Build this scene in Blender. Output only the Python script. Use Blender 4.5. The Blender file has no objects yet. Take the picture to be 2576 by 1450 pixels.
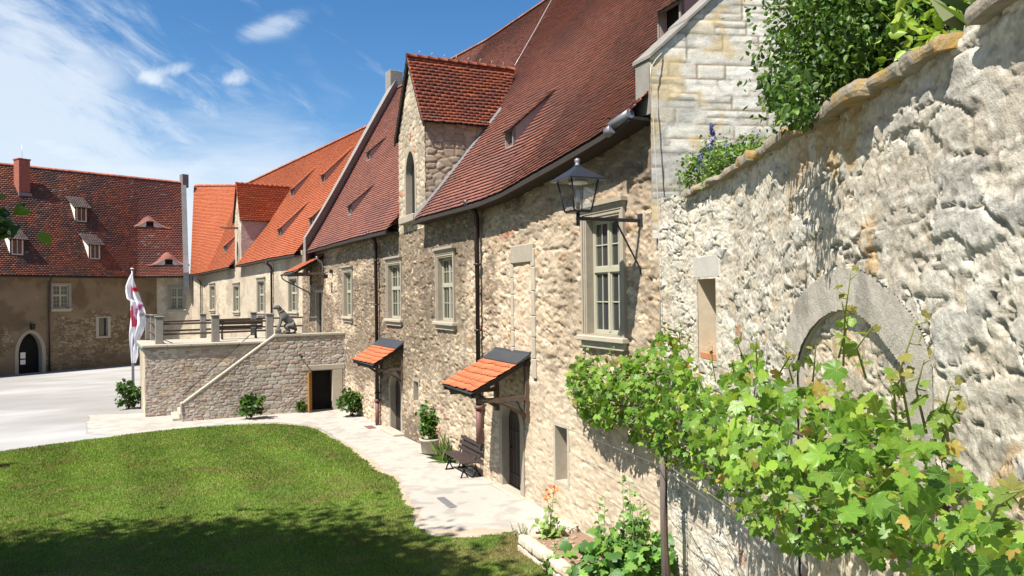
import bpy, math, random
import numpy as np
from mathutils import Vector, Matrix, noise as mnoise

# ------------------------------------------------------------------ camera
scene = bpy.context.scene
EYE = 4.7
FPX = 1860.0            # focal length measured on a 2576 px wide picture
ROLL = math.atan(0.012)
PITCH = math.atan(18 / 1860)
_c, _s = math.cos(ROLL), math.sin(ROLL)
_F = Vector((0, math.cos(PITCH), math.sin(PITCH)))
_R0 = Vector((1, 0, 0)); _U0 = _R0.cross(_F)
CR = (_R0 * _c - _U0 * _s).normalized()
CU = (_U0 * _c + _R0 * _s).normalized()
cam_d = bpy.data.cameras.new("Camera")
cam = bpy.data.objects.new("Camera", cam_d)
scene.collection.objects.link(cam)
cam_d.sensor_width = 36.0
cam_d.lens = FPX / 2576 * 36
cam_d.clip_start = 0.05
cam_d.clip_end = 3000
cam.matrix_world = Matrix(((CR.x, CU.x, -_F.x, 0), (CR.y, CU.y, -_F.y, 0), (CR.z, CU.z, -_F.z, EYE), (0, 0, 0, 1)))
scene.camera = cam

# ------------------------------------------------------------------ light
SUN_TO = Vector((-1.11, -1.10, 2.32)).normalized()
sun_d = bpy.data.lights.new("Sun", 'SUN')
sun_d.energy = 5.0
sun_d.angle = math.radians(0.5)
sun_d.color = (1.0, 0.95, 0.87)
sun = bpy.data.objects.new("Sun", sun_d)
scene.collection.objects.link(sun)
sun.rotation_euler = SUN_TO.to_track_quat('Z', 'Y').to_euler()
scene.view_settings.view_transform = 'Standard'
scene.view_settings.look = 'None'
scene.view_settings.gamma = 1
scene.view_settings.exposure = 1.15

class NV:
    """tiny wrapper so that shader maths can be written as expressions"""
    def __init__(self, nt, sock): self.nt, self.k = nt, sock
    def _b(self, op, o, rev=False, third=None):
        n = self.nt.nodes.new('ShaderNodeMath'); n.operation = op
        ins = [self, o] if not rev else [o, self]
        if third is not None: ins.append(third)
        for i, v in enumerate(ins):
            if v is None: continue
            if isinstance(v, NV): self.nt.links.new(v.k, n.inputs[i])
            else: n.inputs[i].default_value = v
        return NV(self.nt, n.outputs[0])
    def __add__(self, o): return self._b('ADD', o)
    __radd__ = __add__
    def __sub__(self, o): return self._b('SUBTRACT', o)
    def __rsub__(self, o): return self._b('SUBTRACT', o, True)
    def __mul__(self, o): return self._b('MULTIPLY', o)
    __rmul__ = __mul__
    def __truediv__(self, o): return self._b('DIVIDE', o)
    def mx(self, o): return self._b('MAXIMUM', o)
    def mn(self, o): return self._b('MINIMUM', o)
    def abs(self): return self._b('ABSOLUTE', None)
    def pw(self, o): return self._b('POWER', o)
    def exp(self): return self._b('EXPONENT', None)
    def at2(self, o): return self._b('ARCTAN2', o)
    def sst(self, a, b):
        n = self.nt.nodes.new('ShaderNodeMapRange'); n.interpolation_type = 'SMOOTHSTEP'
        self.nt.links.new(self.k, n.inputs[0]); n.inputs[1].default_value = a; n.inputs[2].default_value = b
        return NV(self.nt, n.outputs[0])

def comb(nt, x, y, z=0.0):
    n = nt.nodes.new('ShaderNodeCombineXYZ')
    for i, v in enumerate((x, y, z)):
        if isinstance(v, NV): nt.links.new(v.k, n.inputs[i])
        else: n.inputs[i].default_value = v
    return n.outputs[0]

def ntex(nt, vec, scale, detail=4, rough=0.55, dist=0.0):
    n = nt.nodes.new('ShaderNodeTexNoise')
    nt.links.new(vec, n.inputs['Vector'])
    n.inputs['Scale'].default_value = scale; n.inputs['Detail'].default_value = detail
    n.inputs['Roughness'].default_value = rough; n.inputs['Distortion'].default_value = dist
    return NV(nt, n.outputs[0])

world = bpy.data.worlds.new("World"); scene.world = world
world.use_nodes = True
wn = world.node_tree; wn.nodes.clear()
wo = wn.nodes.new('ShaderNodeOutputWorld'); bg = wn.nodes.new('ShaderNodeBackground')
sky = wn.nodes.new('ShaderNodeTexSky'); sky.sky_type = 'NISHITA'; sky.sun_disc = False
sky.sun_elevation = math.asin(SUN_TO.z); sky.sun_rotation = math.atan2(SUN_TO.x, SUN_TO.y)
sky.air_density = 1.0; sky.dust_density = 0.3; sky.ozone_density = 3.0
SKYS = 0.05
bg.inputs[1].default_value = SKYS
tc = wn.nodes.new('ShaderNodeTexCoord'); sp = wn.nodes.new('ShaderNodeSeparateXYZ')
wn.links.new(tc.outputs['Generated'], sp.inputs[0])
dx, dy, dz = (NV(wn, sp.outputs[i]) for i in range(3))
den = dy.mx(0.25)
su, sv = dx / den, dz / den            # direction tangents: azimuth / elevation
def blob(cx, cy, rx, ry, ang, amp=1.0):
    a = math.radians(ang); ca, sa = math.cos(a), math.sin(a)
    px, py = su - cx, sv - cy
    p = (px * ca + py * sa) / rx; q = (py * ca - px * sa) / ry
    return (p * p + q * q) * -1.0, amp
A = math.radians(-30)
ru = su * math.cos(A) + sv * math.sin(A); rv = sv * math.cos(A) - su * math.sin(A)
n1 = ntex(wn, comb(wn, ru * 1.3, rv * 5.0, 1.7), 1.6, 8, 0.60, 0.9)
n2 = ntex(wn, comb(wn, ru * 2.2, rv * 7.0, 5.3), 3.1, 8, 0.66, 1.2)
A2 = math.radians(12)
n3 = ntex(wn, comb(wn, su * 1.6, sv * 5.0, 9.1), 3.0, 7, 0.62, 0.5)
n4 = ntex(wn, comb(wn, su, sv, 3.3), 22.0, 6, 0.6, 0.3)
# veil of cirrus: thick left and low, thinning to the upper right
veil = (0.06 - su * 0.85 - sv * 0.75)
cir = ((n1 * 0.65 + n2 * 0.35) + veil * 0.55 - 0.545).sst(0.0, 0.26)
cut = (0.02 - su).sst(-0.12, 0.25)
cir = cir * (0.25 + 0.75 * cut)
def gau(b): return b[0].exp() * b[1]
wisp = gau(blob(-0.322, 0.368, 0.055, 0.016, 18, 1.0)) + gau(blob(-0.27, 0.315, 0.07, 0.03, -45, .35)) + gau(blob(-0.30, 0.235, 0.13, 0.03, 25, .35))
wisp = (wisp * (n2 * 1.7 - 0.25)).sst(0.12, 0.75) * 0.55
puff = gau(blob(-0.452, 0.312, 0.050, 0.013, 10, 1.0)) + gau(blob(-0.475, 0.292, 0.045, 0.012, -25, .9)) + gau(blob(-0.377, 0.298, 0.030, 0.016, 5, 1.0)) + gau(blob(-0.59, 0.30, 0.06, 0.006, -6, .7))
puff = (puff * 0.85 + n4 * 1.5 - 1.02).sst(0.05, 0.85)
hor = (0.275 - sv + (n3 - 0.5) * 0.16 - (su + 0.35).mx(0.0) * 0.30).sst(-0.02, 0.17)
band = gau(blob(-0.50, 0.165, 0.26, 0.05, 5, 0.9)) + gau(blob(-0.62, 0.21, 0.14, 0.022, -22, .7)) + gau(blob(-0.57, 0.315, .13, .045, -32, .6))
band = (band * (n3 * 1.5 + n1 * 0.5 - 0.2)).sst(0.05, 0.9)
cl = (cir * 0.80).mx(hor * 0.93).mx(puff * 0.92).mx(wisp).mx(band * 0.9).mn(0.96) * dy.sst(0.02, 0.35) * dz.sst(-0.25, -0.02)
mixc = wn.nodes.new('ShaderNodeMix'); mixc.data_type = 'RGBA'
hs = wn.nodes.new('ShaderNodeHueSaturation'); hs.inputs['Saturation'].default_value = 1.28; hs.inputs['Value'].default_value = 1.35
wn.links.new(sky.outputs[0], hs.inputs['Color'])
wn.links.new(cl.k, mixc.inputs[0]); wn.links.new(hs.outputs[0], mixc.inputs[6])
mixc.inputs[7].default_value = (7.6, 8.4, 9.3, 1)
wn.links.new(mixc.outputs[2], bg.inputs[0]); wn.links.new(bg.outputs[0], wo.inputs[0])

# ------------------------------------------------------------------ picture geometry helpers
D0 = (-0.4115, 0.9114)
def hz(x): return 743 + 0.012 * (1288 - x)
def ray(x, y):
    """world direction through a picture point, scaled to y = 1"""
    v = _F + CR * ((x - 1288) / FPX) - CU * ((y - 725) / FPX)
    return v / v.y
def gz(px, py):
    s = px * D0[0] + py * D0[1]
    return EYE + float(np.interp(s, GS, GZ))
GS = [2, 8, 15.25, 25.3, 33.2, 45, 70]
GZ = [-4.62, -4.62, -4.64, -4.9, -5.03, -5.3, -5.45]
def gnp(X, Y): return EYE + np.interp(X * D0[0] + Y * D0[1], GS, GZ)
def at_ground(x, y):
    r = ray(x, y); t = 20.0
    for _ in range(25):
        t = (gz(r.x * t, t) - EYE) / r.z
        t = min(max(t, 1), 90)
    return Vector((r.x * t, t, gz(r.x * t, t)))
def at_depth(x, y, t):
    r = ray(x, y); return Vector((r.x * t, t, EYE + r.z * t))

# plan line of the ring wall, near to far
PLAN = [(1.51, -1.5), (2.81, 9.32), (2.42, 12.1), (-4.12, 26.6), (-7.46, 33.2), (-11.7, 41.3), (-26.4, 63.5), (-28.0, 64.6), (-30.8, 64.1), (-37.2, 53.7), (-50, 33)]
_pl = np.array(PLAN); _seg = np.diff(_pl, axis=0); _len = np.hypot(_seg[:, 0], _seg[:, 1])
SV = np.concatenate([[0], np.cumsum(_len)])
_dir = _seg / _len[:, None]
S_C1, S_C0, S_K1, S_K2, S_M2, S_FA, S_H, S_G, S_L = SV[1:10]
def wall_np(s):
    s = np.asarray(s, float)
    x = np.interp(s, SV, _pl[:, 0]); y = np.interp(s, SV, _pl[:, 1])
    i = np.clip(np.searchsorted(SV, s, side='right') - 1, 0, len(_len) - 1)
    o = np.stack([-_dir[i, 1], _dir[i, 0]], -1)      # toward the courtyard
    return x, y, o[..., 0], o[..., 1]
def W(s, off=0.0, z=0.0):
    x, y, ox, oy = wall_np(s)
    return Vector((float(x + ox * off), float(y + oy * off), z))
def wdir(s):
    i = min(max(int(np.searchsorted(SV, s, side='right')) - 1, 0), len(_len) - 1)
    d = Vector((_dir[i, 0], _dir[i, 1], 0)); return d, Vector((-d.y, d.x, 0))
def on_wall(x, y, off=0.0, smin=0.0, smax=None):
    """first vertical wall (offset off to the courtyard) met by the ray: returns s, z"""
    r = ray(x, y); best = None
    smax = smax or SV[-1]
    for i in range(len(_len)):
        if SV[i + 1] <= smin + 1e-6 or SV[i] >= smax - 1e-6: continue
        d = _dir[i]; o = (-d[1], d[0])
        p = (_pl[i][0] + o[0] * off, _pl[i][1] + o[1] * off)
        det = r.x * (-d[1]) - 1.0 * (-d[0])
        if abs(det) < 1e-9: continue
        t = (p[0] * (-d[1]) - p[1] * (-d[0])) / det
        q = ((r.x * t - p[0]) * d[0] + (t - p[1]) * d[1])
        if t > 0.3 and -9 <= q <= _len[i] + 9:
            s = SV[i] + q
            pen = max(0, -q, q - _len[i])
            if best is None or pen < best[0]: best = (pen, s, EYE + r.z * t)
    return best[1], best[2]

# ------------------------------------------------------------------ numpy noise
def _h(ix, iy, seed):
    a = (ix.astype(np.int64) * 374761393 + iy.astype(np.int64) * 668265263 + seed * 974711) & 0xffffffff
    a = ((a ^ (a >> 13)) * 1274126177) & 0xffffffff
    a = ((a ^ (a >> 16)) * 2246822519) & 0xffffffff
    return ((a ^ (a >> 15)) & 0xffffff) / float(0x1000000)
def vn(x, y, seed=0):
    ix = np.floor(x); iy = np.floor(y); fx = x - ix; fy = y - iy
    fx = fx * fx * (3 - 2 * fx); fy = fy * fy * (3 - 2 * fy)
    a = _h(ix, iy, seed); b = _h(ix + 1, iy, seed); c = _h(ix, iy + 1, seed); d = _h(ix + 1, iy + 1, seed)
    return (a + (b - a) * fx) * (1 - fy) + (c + (d - c) * fx) * fy
def fbm(x, y, o=4, seed=0, g=0.5):
    r = 0; amp = 1; tot = 0
    for i in range(o):
        r = r + vn(x * 2 ** i + i * 17.3, y * 2 ** i - i * 9.1, seed + i) * amp; tot += amp; amp *= g
    return r / tot
def sst(x, a, b):
    t = np.clip((x - a) / (b - a), 0, 1); return t * t * (3 - 2 * t)
def mixc_(a, b, t): return a + (b - a) * t[..., None]
def stones(u, v, cw, ch, seed=0, jit=0.75, warp=0.05):
    """irregular masonry: distance to the joint (cell units) and two random numbers per stone"""
    wu = u + (fbm(u * 3.1, v * 3.1, 2, seed + 50) - .5) * warp * 2
    wv = v + (fbm(u * 2.3, v * 2.3, 2, seed + 60) - .5) * warp * 2
    b = wv / ch; row0 = np.floor(b); a0 = wu / cw
    d1 = np.full(u.shape, 9.0); d2 = np.full(u.shape, 9.0); i1 = np.zeros(u.shape); i2 = np.zeros(u.shape)
    for dj in (-1, 0, 1):
        row = row0 + dj
        sh = _h(row, row * 0, seed + 5)
        a = a0 + sh; col0 = np.floor(a)
        for di in (-1, 0, 1):
            col = col0 + di
            px = col + .5 + (_h(col, row, seed) - .5) * jit; py = row + .5 + (_h(col, row, seed + 1) - .5) * jit
            d = np.maximum(abs(a - px) * 1.0, abs(b - py) * 1.0) * .55 + .45 * np.hypot(a - px, b - py)
            near = d < d1
            d2 = np.where(near, d1, np.minimum(d2, d))
            i1 = np.where(near, _h(col, row, seed + 2), i1); i2 = np.where(near, _h(col, row, seed + 3), i2)
            d1 = np.where(near, d, d1)
    return d2 - d1, i1, i2

# ------------------------------------------------------------------ objects
def tagp(o, label=None, cat=None, group=None, kind=None):
    if label: o['label'] = label
    if cat: o['category'] = cat
    if group: o['group'] = group
    if kind: o['kind'] = kind
    return o
def empty(name, loc, label, cat, group=None, rz=0.0):
    o = bpy.data.objects.new(name, None); scene.collection.objects.link(o)
    o.location = loc; o.rotation_euler = (0, 0, rz); o.empty_display_size = 0.3
    return tagp(o, label, cat, group)
def rootloc(p):
    while p is not None and p.parent is not None: p = p.parent
    return Vector(p.location) if p is not None else Vector((0, 0, 0))
def link_mesh(name, me, mat, parent=None):
    o = bpy.data.objects.new(name, me); scene.collection.objects.link(o)
    if mat: me.materials.append(mat)
    if parent is not None: o.parent = parent
    return o
def np_mesh(name, V, faces_flat, counts, mat, parent=None, col=None, smooth=False, uv=None, base=None):
    """V Nx3 array, faces as flat index array with the loop count of every polygon"""
    V = np.asarray(V, float)
    if base is None: base = rootloc(parent)
    V = V - np.array(base)[None, :]
    me = bpy.data.meshes.new(name)
    nf = len(counts); nl = len(faces_flat)
    me.vertices.add(len(V)); me.vertices.foreach_set('co', V.astype(np.float32).ravel())
    me.loops.add(nl); me.loops.foreach_set('vertex_index', np.asarray(faces_flat, np.int32))
    me.polygons.add(nf)
    st = np.concatenate([[0], np.cumsum(counts)[:-1]]).astype(np.int32)
    me.polygons.foreach_set('loop_start', st)
    try: me.polygons.foreach_set('loop_total', np.asarray(counts, np.int32))
    except Exception: pass
    if smooth: me.polygons.foreach_set('use_smooth', np.ones(nf, bool))
    me.update(calc_edges=True)
    if col is not None:
        a = me.color_attributes.new('Col', 'FLOAT_COLOR', 'POINT')
        c = np.ones((len(V), 4), np.float32); c[:, :3] = col
        a.data.foreach_set('color', c.ravel())
    if uv is not None:
        l = me.uv_layers.new(name='UVMap')
        l.data.foreach_set('uv', uv[np.asarray(faces_flat)].astype(np.float32).ravel())
    return link_mesh(name, me, mat, parent)

class MB:
    """collects simple solids in a local frame; build() links them as one mesh object"""
    def __init__(self, o=(0, 0, 0), X=(1, 0, 0), Y=(0, 1, 0), Z=(0, 0, 1)):
        self.v = []; self.f = []; self.o = Vector(o); self.X = Vector(X); self.Y = Vector(Y); self.Z = Vector(Z); self.sm = set()
    def P(self, p): return self.o + self.X * p[0] + self.Y * p[1] + self.Z * p[2]
    def add(self, pts, faces, smooth=False):
        n = len(self.v); self.v += [self.P(p) for p in pts]
        for f in faces:
            if smooth: self.sm.add(len(self.f))
            self.f.append([i + n for i in f])
        return self
    def box(self, x0, x1, y0, y1, z0, z1, j=0.0):
        p = [(x, y, z) for z in (z0, z1) for y in (y0, y1) for x in (x0, x1)]
        if j: p = [tuple(c + random.uniform(-j, j) for c in q) for q in p]
        return self.add(p, [(0, 2, 3, 1), (4, 5, 7, 6), (0, 1, 5, 4), (2, 6, 7, 3), (0, 4, 6, 2), (1, 3, 7, 5)])
    def bbox(self, x0, x1, y0, y1, z0, z1, b=0.02):
        """box with chamfered edges all round"""
        b = min(b, abs(x1 - x0) * .45, abs(y1 - y0) * .45, abs(z1 - z0) * .45)
        pts = []; idx = {}
        for i, x in enumerate((x0, x1)):
            for j, y in enumerate((y0, y1)):
                for k, z in enumerate((z0, z1)):
                    sx, sy, sz = (1 if i == 0 else -1), (1 if j == 0 else -1), (1 if k == 0 else -1)
                    idx[i, j, k] = (len(pts), len(pts) + 1, len(pts) + 2)
                    pts += [(x, y + sy * b, z + sz * b), (x + sx * b, y, z + sz * b), (x + sx * b, y + sy * b, z)]
        F = []
        for i in (0, 1): F.append([idx[i, j, k][0] for j, k in ((0, 0), (1, 0), (1, 1), (0, 1))])
        for j in (0, 1): F.append([idx[i, j, k][1] for i, k in ((0, 0), (1, 0), (1, 1), (0, 1))])
        for k in (0, 1): F.append([idx[i, j, k][2] for i, j in ((0, 0), (1, 0), (1, 1), (0, 1))])
        for i in (0, 1):
            for j in (0, 1): F.append([idx[i, j, 0][0], idx[i, j, 0][1], idx[i, j, 1][1], idx[i, j, 1][0]])
            for k in (0, 1): F.append([idx[i, 0, k][0], idx[i, 0, k][2], idx[i, 1, k][2], idx[i, 1, k][0]])
        for j in (0, 1):
            for k in (0, 1): F.append([idx[0, j, k][1], idx[0, j, k][2], idx[1, j, k][2], idx[1, j, k][1]])
        for i in (0, 1):
            for j in (0, 1):
                for k in (0, 1): F.append(list(idx[i, j, k]))
        return self.add(pts, F)
    def prism(self, poly, y0, y1):
        """polygon in the X-Z plane extruded along Y"""
        n = len(poly)
        return self.add([(x, y0, z) for x, z in poly] + [(x, y1, z) for x, z in poly],
                        [list(range(n))[::-1], list(range(n, 2 * n))] + [(i, (i + 1) % n, (i + 1) % n + n, i + n) for i in range(n)])
    def ring(self, outer, inner, y0, y1, caps=True):
        """frame between two polygons with the same number of points"""
        n = len(outer)
        pts = [(x, y, z) for y in (y0, y1) for P_ in (outer, inner) for x, z in P_]
        F = []
        for i in range(n):
            k = (i + 1) % n
            F += [(i, k, n + k, n + i), (2 * n + i, 3 * n + i, 3 * n + k, 2 * n + k), (i, 2 * n + i, 2 * n + k, k), (n + i, n + k, 3 * n + k, 3 * n + i)]
        return self.add(pts, F)
    def tube(self, pts, r, n=8, r2=None, caps=True):
        """round bar through local points"""
        pts = [Vector(p) for p in pts]; m = len(pts); base = []
        rr = [r + ((r2 if r2 is not None else r) - r) * i / max(1, m - 1) for i in range(m)]
        up = Vector((0, 0, 1))
        for i, p in enumerate(pts):
            t = (pts[min(i + 1, m - 1)] - pts[max(i - 1, 0)]).normalized()
            a = t.cross(up)
            if a.length < 1e-3: a = t.cross(Vector((1, 0, 0)))
            a.normalize(); b = t.cross(a).normalized()
            base += [tuple(p + (a * math.cos(q) + b * math.sin(q)) * rr[i]) for q in [2 * math.pi * k / n for k in range(n)]]
        F = [(i * n + k, i * n + (k + 1) % n, (i + 1) * n + (k + 1) % n, (i + 1) * n + k) for i in range(m - 1) for k in range(n)]
        self.add(base, F, True)
        if caps: self.f += [[len(self.v) - m * n + k for k in range(n)][::-1], [len(self.v) - n + k for k in range(n)]]
        return self
    def lathe(self, prof, c=(0, 0), n=14):
        pts = [(c[0] + r * math.cos(2 * math.pi * k / n), c[1] + r * math.sin(2 * math.pi * k / n), z) for r, z in prof for k in range(n)]
        m = len(prof)
        self.add(pts, [(i * n + k, i * n + (k + 1) % n, (i + 1) * n + (k + 1) % n, (i + 1) * n + k) for i in range(m - 1) for k in range(n)], True)
        N = len(self.v); self.f += [[N - m * n + k for k in range(n)][::-1], [N - n + k for k in range(n)]]
        return self
    def build(self, name, mat, parent=None, local=False):
        me = bpy.data.meshes.new(name)
        base = Vector((0, 0, 0)) if local else rootloc(parent)
        me.from_pydata([tuple(v - base) for v in self.v], [], self.f)
        import bmesh
        bm = bmesh.new(); bm.from_mesh(me); bmesh.ops.recalc_face_normals(bm, faces=bm.faces); bm.to_mesh(me); bm.free()
        for i, p in enumerate(me.polygons):
            if i in self.sm: p.use_smooth = True
        me.update()
        return link_mesh(name, me, mat, parent)

# ------------------------------------------------------------------ materials
def lin(r, g, b):
    f = lambda c: (c / 255 / 12.92) if c / 255 <= .04045 else ((c / 255 + .055) / 1.055) ** 2.4
    return np.array([f(r), f(g), f(b)])
def mat_new(name):
    m = bpy.data.materials.new(name); m.use_nodes = True
    nt = m.node_tree; b = nt.nodes['Principled BSDF']; b.inputs['Specular IOR Level'].default_value = 0.25
    return m, nt, b
ALB = 0.80
def attr_mat(name, rough=0.9, nscale=14, namp=0.25, bump=0.4, bscale=40, bdist=0.01, spec=0.2, big=0.0, nobump=False):
    """vertex colour multiplied by fine noise, with a noise bump"""
    m, nt, b = mat_new(name)
    at = nt.nodes.new('ShaderNodeAttribute'); at.attribute_name = 'Col'
    tcn = nt.nodes.new('ShaderNodeTexCoord'); v = tcn.outputs['Object']
    n = ntex(nt, v, nscale, 6, 0.65)
    f = n * (2 * namp) + (1 - namp)
    if big: f = f * (ntex(nt, v, 0.9, 4, 0.6) * (2 * big) + (1 - big))
    f = f * ALB
    mul = nt.nodes.new('ShaderNodeVectorMath'); mul.operation = 'SCALE'
    nt.links.new(at.outputs['Color'], mul.inputs[0]); nt.links.new(f.k, mul.inputs['Scale'])
    nt.links.new(mul.outputs[0], b.inputs['Base Color'])
    b.inputs['Roughness'].default_value = rough; b.inputs['Specular IOR Level'].default_value = spec
    if not nobump:
        bp = nt.nodes.new('ShaderNodeBump'); bp.inputs['Strength'].default_value = bump; bp.inputs['Distance'].default_value = bdist
        nb = ntex(nt, v, bscale, 5, 0.7); nt.links.new(nb.k, bp.inputs['Height']); nt.links.new(bp.outputs[0], b.inputs['Normal'])
    return m
def plain_mat(name, c, rough=0.6, metal=0.0, namp=0.18, nscale=9, bump=0.15, bscale=60, spec=0.3, stretch=None, bdist=0.004):
    m, nt, b = mat_new(name)
    tcn = nt.nodes.new('ShaderNodeTexCoord'); v = tcn.outputs['Object']
    if stretch:
        mp = nt.nodes.new('ShaderNodeMapping'); mp.inputs['Scale'].default_value = stretch
        nt.links.new(v, mp.inputs[0]); v = mp.outputs[0]
    n = ntex(nt, v, nscale, 6, 0.65) * 0.6 + ntex(nt, v, nscale * .17, 3, 0.6) * 0.4
    f = (n * (4 * namp) + (1 - 2 * namp)) * ALB
    mul = nt.nodes.new('ShaderNodeVectorMath'); mul.operation = 'SCALE'
    mul.inputs[0].default_value = c; nt.links.new(f.k, mul.inputs['Scale'])
    nt.links.new(mul.outputs[0], b.inputs['Base Color'])
    b.inputs['Roughness'].default_value = rough; b.inputs['Metallic'].default_value = metal; b.inputs['Specular IOR Level'].default_value = spec
    bp = nt.nodes.new('ShaderNodeBump'); bp.inputs['Strength'].default_value = bump; bp.inputs['Distance'].default_value = bdist
    nb = ntex(nt, v, bscale, 4, 0.6); nt.links.new(nb.k, bp.inputs['Height']); nt.links.new(bp.outputs[0], b.inputs['Normal'])
    return m
def leaf_mat(name, trans=0.45, veins=False, rough=0.45, spec=0.35):
    m, nt, b = mat_new(name)
    at = nt.nodes.new('ShaderNodeAttribute'); at.attribute_name = 'Col'
    col = at.outputs['Color']
    if veins:
        uvn = nt.nodes.new('ShaderNodeUVMap'); s_ = nt.nodes.new('ShaderNodeSeparateXYZ'); nt.links.new(uvn.outputs[0], s_.inputs[0])
        u, v = NV(nt, s_.outputs[0]), NV(nt, s_.outputs[1]); best = None
        for a in (0, 52, -52, 112, -112):
            ca, sa = math.cos(math.radians(a)), math.sin(math.radians(a))
            along = v * ca + u * sa; acr = (u * ca - v * sa).abs()
            d = acr + (along * -1.0).mx(0.0) * 5.0
            best = d if best is None else best.mn(d)
        vm = best.sst(0.022, 0.004)
        sec = ((u * u + v * v).pw(0.5) * 9.0)._b('FRACT', None)
        vm = vm.mx((sec.sst(0.9, 0.98)) * 0.25)
        mx = nt.nodes.new('ShaderNodeMix'); mx.data_type = 'RGBA'
        nt.links.new((vm * 0.38).k, mx.inputs[0]); nt.links.new(col, mx.inputs[6]); mx.inputs[7].default_value = (0.42, 0.50, 0.12, 1)
        col = mx.outputs[2]
        bp = nt.nodes.new('ShaderNodeBump'); bp.inputs['Strength'].default_value = 0.5; bp.inputs['Distance'].default_value = 0.004
        nt.links.new((vm * -1.0).k, bp.inputs['Height']); nt.links.new(bp.outputs[0], b.inputs['Normal'])
    nt.links.new(col, b.inputs['Base Color'])
    b.inputs['Roughness'].default_value = rough; b.inputs['Specular IOR Level'].default_value = spec
    tr = nt.nodes.new('ShaderNodeBsdfTranslucent')
    br = nt.nodes.new('ShaderNodeVectorMath'); br.operation = 'MULTIPLY'; br.inputs[1].default_value = (1.25, 1.35, 0.5)
    nt.links.new(col, br.inputs[0]); nt.links.new(br.outputs[0], tr.inputs[0])
    mxs = nt.nodes.new('ShaderNodeMixShader'); mxs.inputs[0].default_value = trans
    nt.links.new(b.outputs[0], mxs.inputs[1]); nt.links.new(tr.outputs[0], mxs.inputs[2])
    nt.links.new(mxs.outputs[0], nt.nodes['Material Output'].inputs[0])
    return m
M = {}
M['rubble'] = attr_mat('rubble_masonry', 0.92, 16, 0.30, 0.7, 45, 0.012, big=0.10)
M['rough'] = attr_mat('grey_limestone', 0.94, 22, 0.32, 0.9, 55, 0.012, big=0.08)
M['tile'] = attr_mat('roof_tile', 0.8, 7, 0.22, 0.25, 50, 0.004, spec=0.3, big=0.12)
M['stonetrim'] = plain_mat('weathered_stone_trim', (0.36, 0.31, 0.24), 0.9, namp=.22, nscale=7, bump=.5, bscale=40)
M['stonelight'] = plain_mat('pale_dressed_stone', (0.44, 0.385, 0.30), 0.9, namp=.2, nscale=6, bump=.5, bscale=35)
M['stonegrey'] = plain_mat('grey_weathered_stone', (0.25, 0.23, 0.20), 0.92, namp=.3, nscale=5, bump=.6, bscale=30)
M['plasterpink'] = plain_mat('pinkish_lime_plaster', (0.42, 0.33, 0.30), 0.92, namp=.12, nscale=4, bump=.4)
M['plasterwhite'] = plain_mat('white_lime_plaster', (0.72, 0.68, 0.62), 0.9, namp=.08, nscale=4, bump=.3)
M['frame'] = plain_mat('greige_painted_wood', (0.42, 0.40, 0.30), 0.55, namp=.08, nscale=8)
M['framewhite'] = plain_mat('pale_painted_wood', (0.62, 0.58, 0.48), 0.55, namp=.08)
M['dark'] = plain_mat('unlit_interior', (0.012, 0.010, 0.009), 0.95, namp=.1)
M['darkwood'] = plain_mat('dark_stained_timber', (0.035, 0.024, 0.018), 0.6, namp=.25, nscale=12, stretch=(1, 1, 6))
M['benchwood'] = plain_mat('dark_brown_bench_slat', (0.050, 0.034, 0.030), 0.55, namp=.22, nscale=14)
M['beam'] = plain_mat('weathered_brown_beam', (0.12, 0.085, 0.06), 0.75, namp=.25, nscale=12)
M['iron'] = plain_mat('black_cast_iron', (0.018, 0.018, 0.020), 0.5, 0.3, namp=.15)
M['lantern'] = plain_mat('grey_painted_lantern_metal', (0.055, 0.058, 0.064), 0.35, 0.5, namp=.15, nscale=14)
M['copperpipe'] = plain_mat('dull_brown_downpipe', (0.060, 0.044, 0.040), 0.42, 0.3, namp=.2, nscale=3)
M['rustpipe'] = plain_mat('red_brown_pipe_foot', (0.20, 0.10, 0.085), 0.6, 0.1, namp=.2)
M['lead'] = plain_mat('lead_flashing', (0.075, 0.078, 0.085), 0.5, 0.4, namp=.2, nscale=4)
M['zinc'] = plain_mat('pale_zinc_flashing', (0.24, 0.24, 0.25), 0.5, 0.4, namp=.15)
M['wire'] = plain_mat('pale_metal_rod', (0.62, 0.60, 0.58), 0.4, 0.3, namp=.05)
M['bark'] = plain_mat('grey_brown_bark', (0.10, 0.075, 0.055), 0.9, namp=.3, nscale=18, bump=.8, bscale=30)
M['oldwood'] = plain_mat('cracked_grey_post_wood', (0.13, 0.105, 0.09), 0.9, namp=.4, nscale=14, bump=.8, stretch=(4, 4, .5))
M['stem'] = plain_mat('green_brown_vine_cane', (0.20, 0.22, 0.06), 0.6, namp=.15)
M['cane'] = plain_mat('brown_vine_trunk', (0.10, 0.07, 0.045), 0.85, namp=.3, nscale=20)
M['door'] = plain_mat('dark_brown_door_board', (0.045, 0.030, 0.022), 0.6, namp=.25, nscale=10, stretch=(1, 1, .3))
M['ochredoor'] = plain_mat('ochre_varnished_door', (0.36, 0.19, 0.055), 0.6, namp=.2, nscale=8, stretch=(1, 1, .3))
M['white'] = plain_mat('white_painted_metal', (0.75, 0.75, 0.75), 0.35, 0.1, namp=.04)
M['leaf'] = leaf_mat('leaf', 0.35)
M['vine'] = leaf_mat('vine_leaf', 0.42, True, 0.42, .4)
M['grass'] = leaf_mat('grass_blade', 0.3, rough=.6, spec=.2)
M['petal'] = leaf_mat('petal', 0.3)
M['board'] = plain_mat('eave_board', (0.040, 0.030, 0.024), 0.8, namp=.3, nscale=6)
mg, ntg, bg_ = mat_new('dark_window_glass')
bg_.inputs['Base Color'].default_value = (0.035, 0.038, 0.038, 1); bg_.inputs['Roughness'].default_value = 0.06; bg_.inputs['Specular IOR Level'].default_value = 0.7
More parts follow.
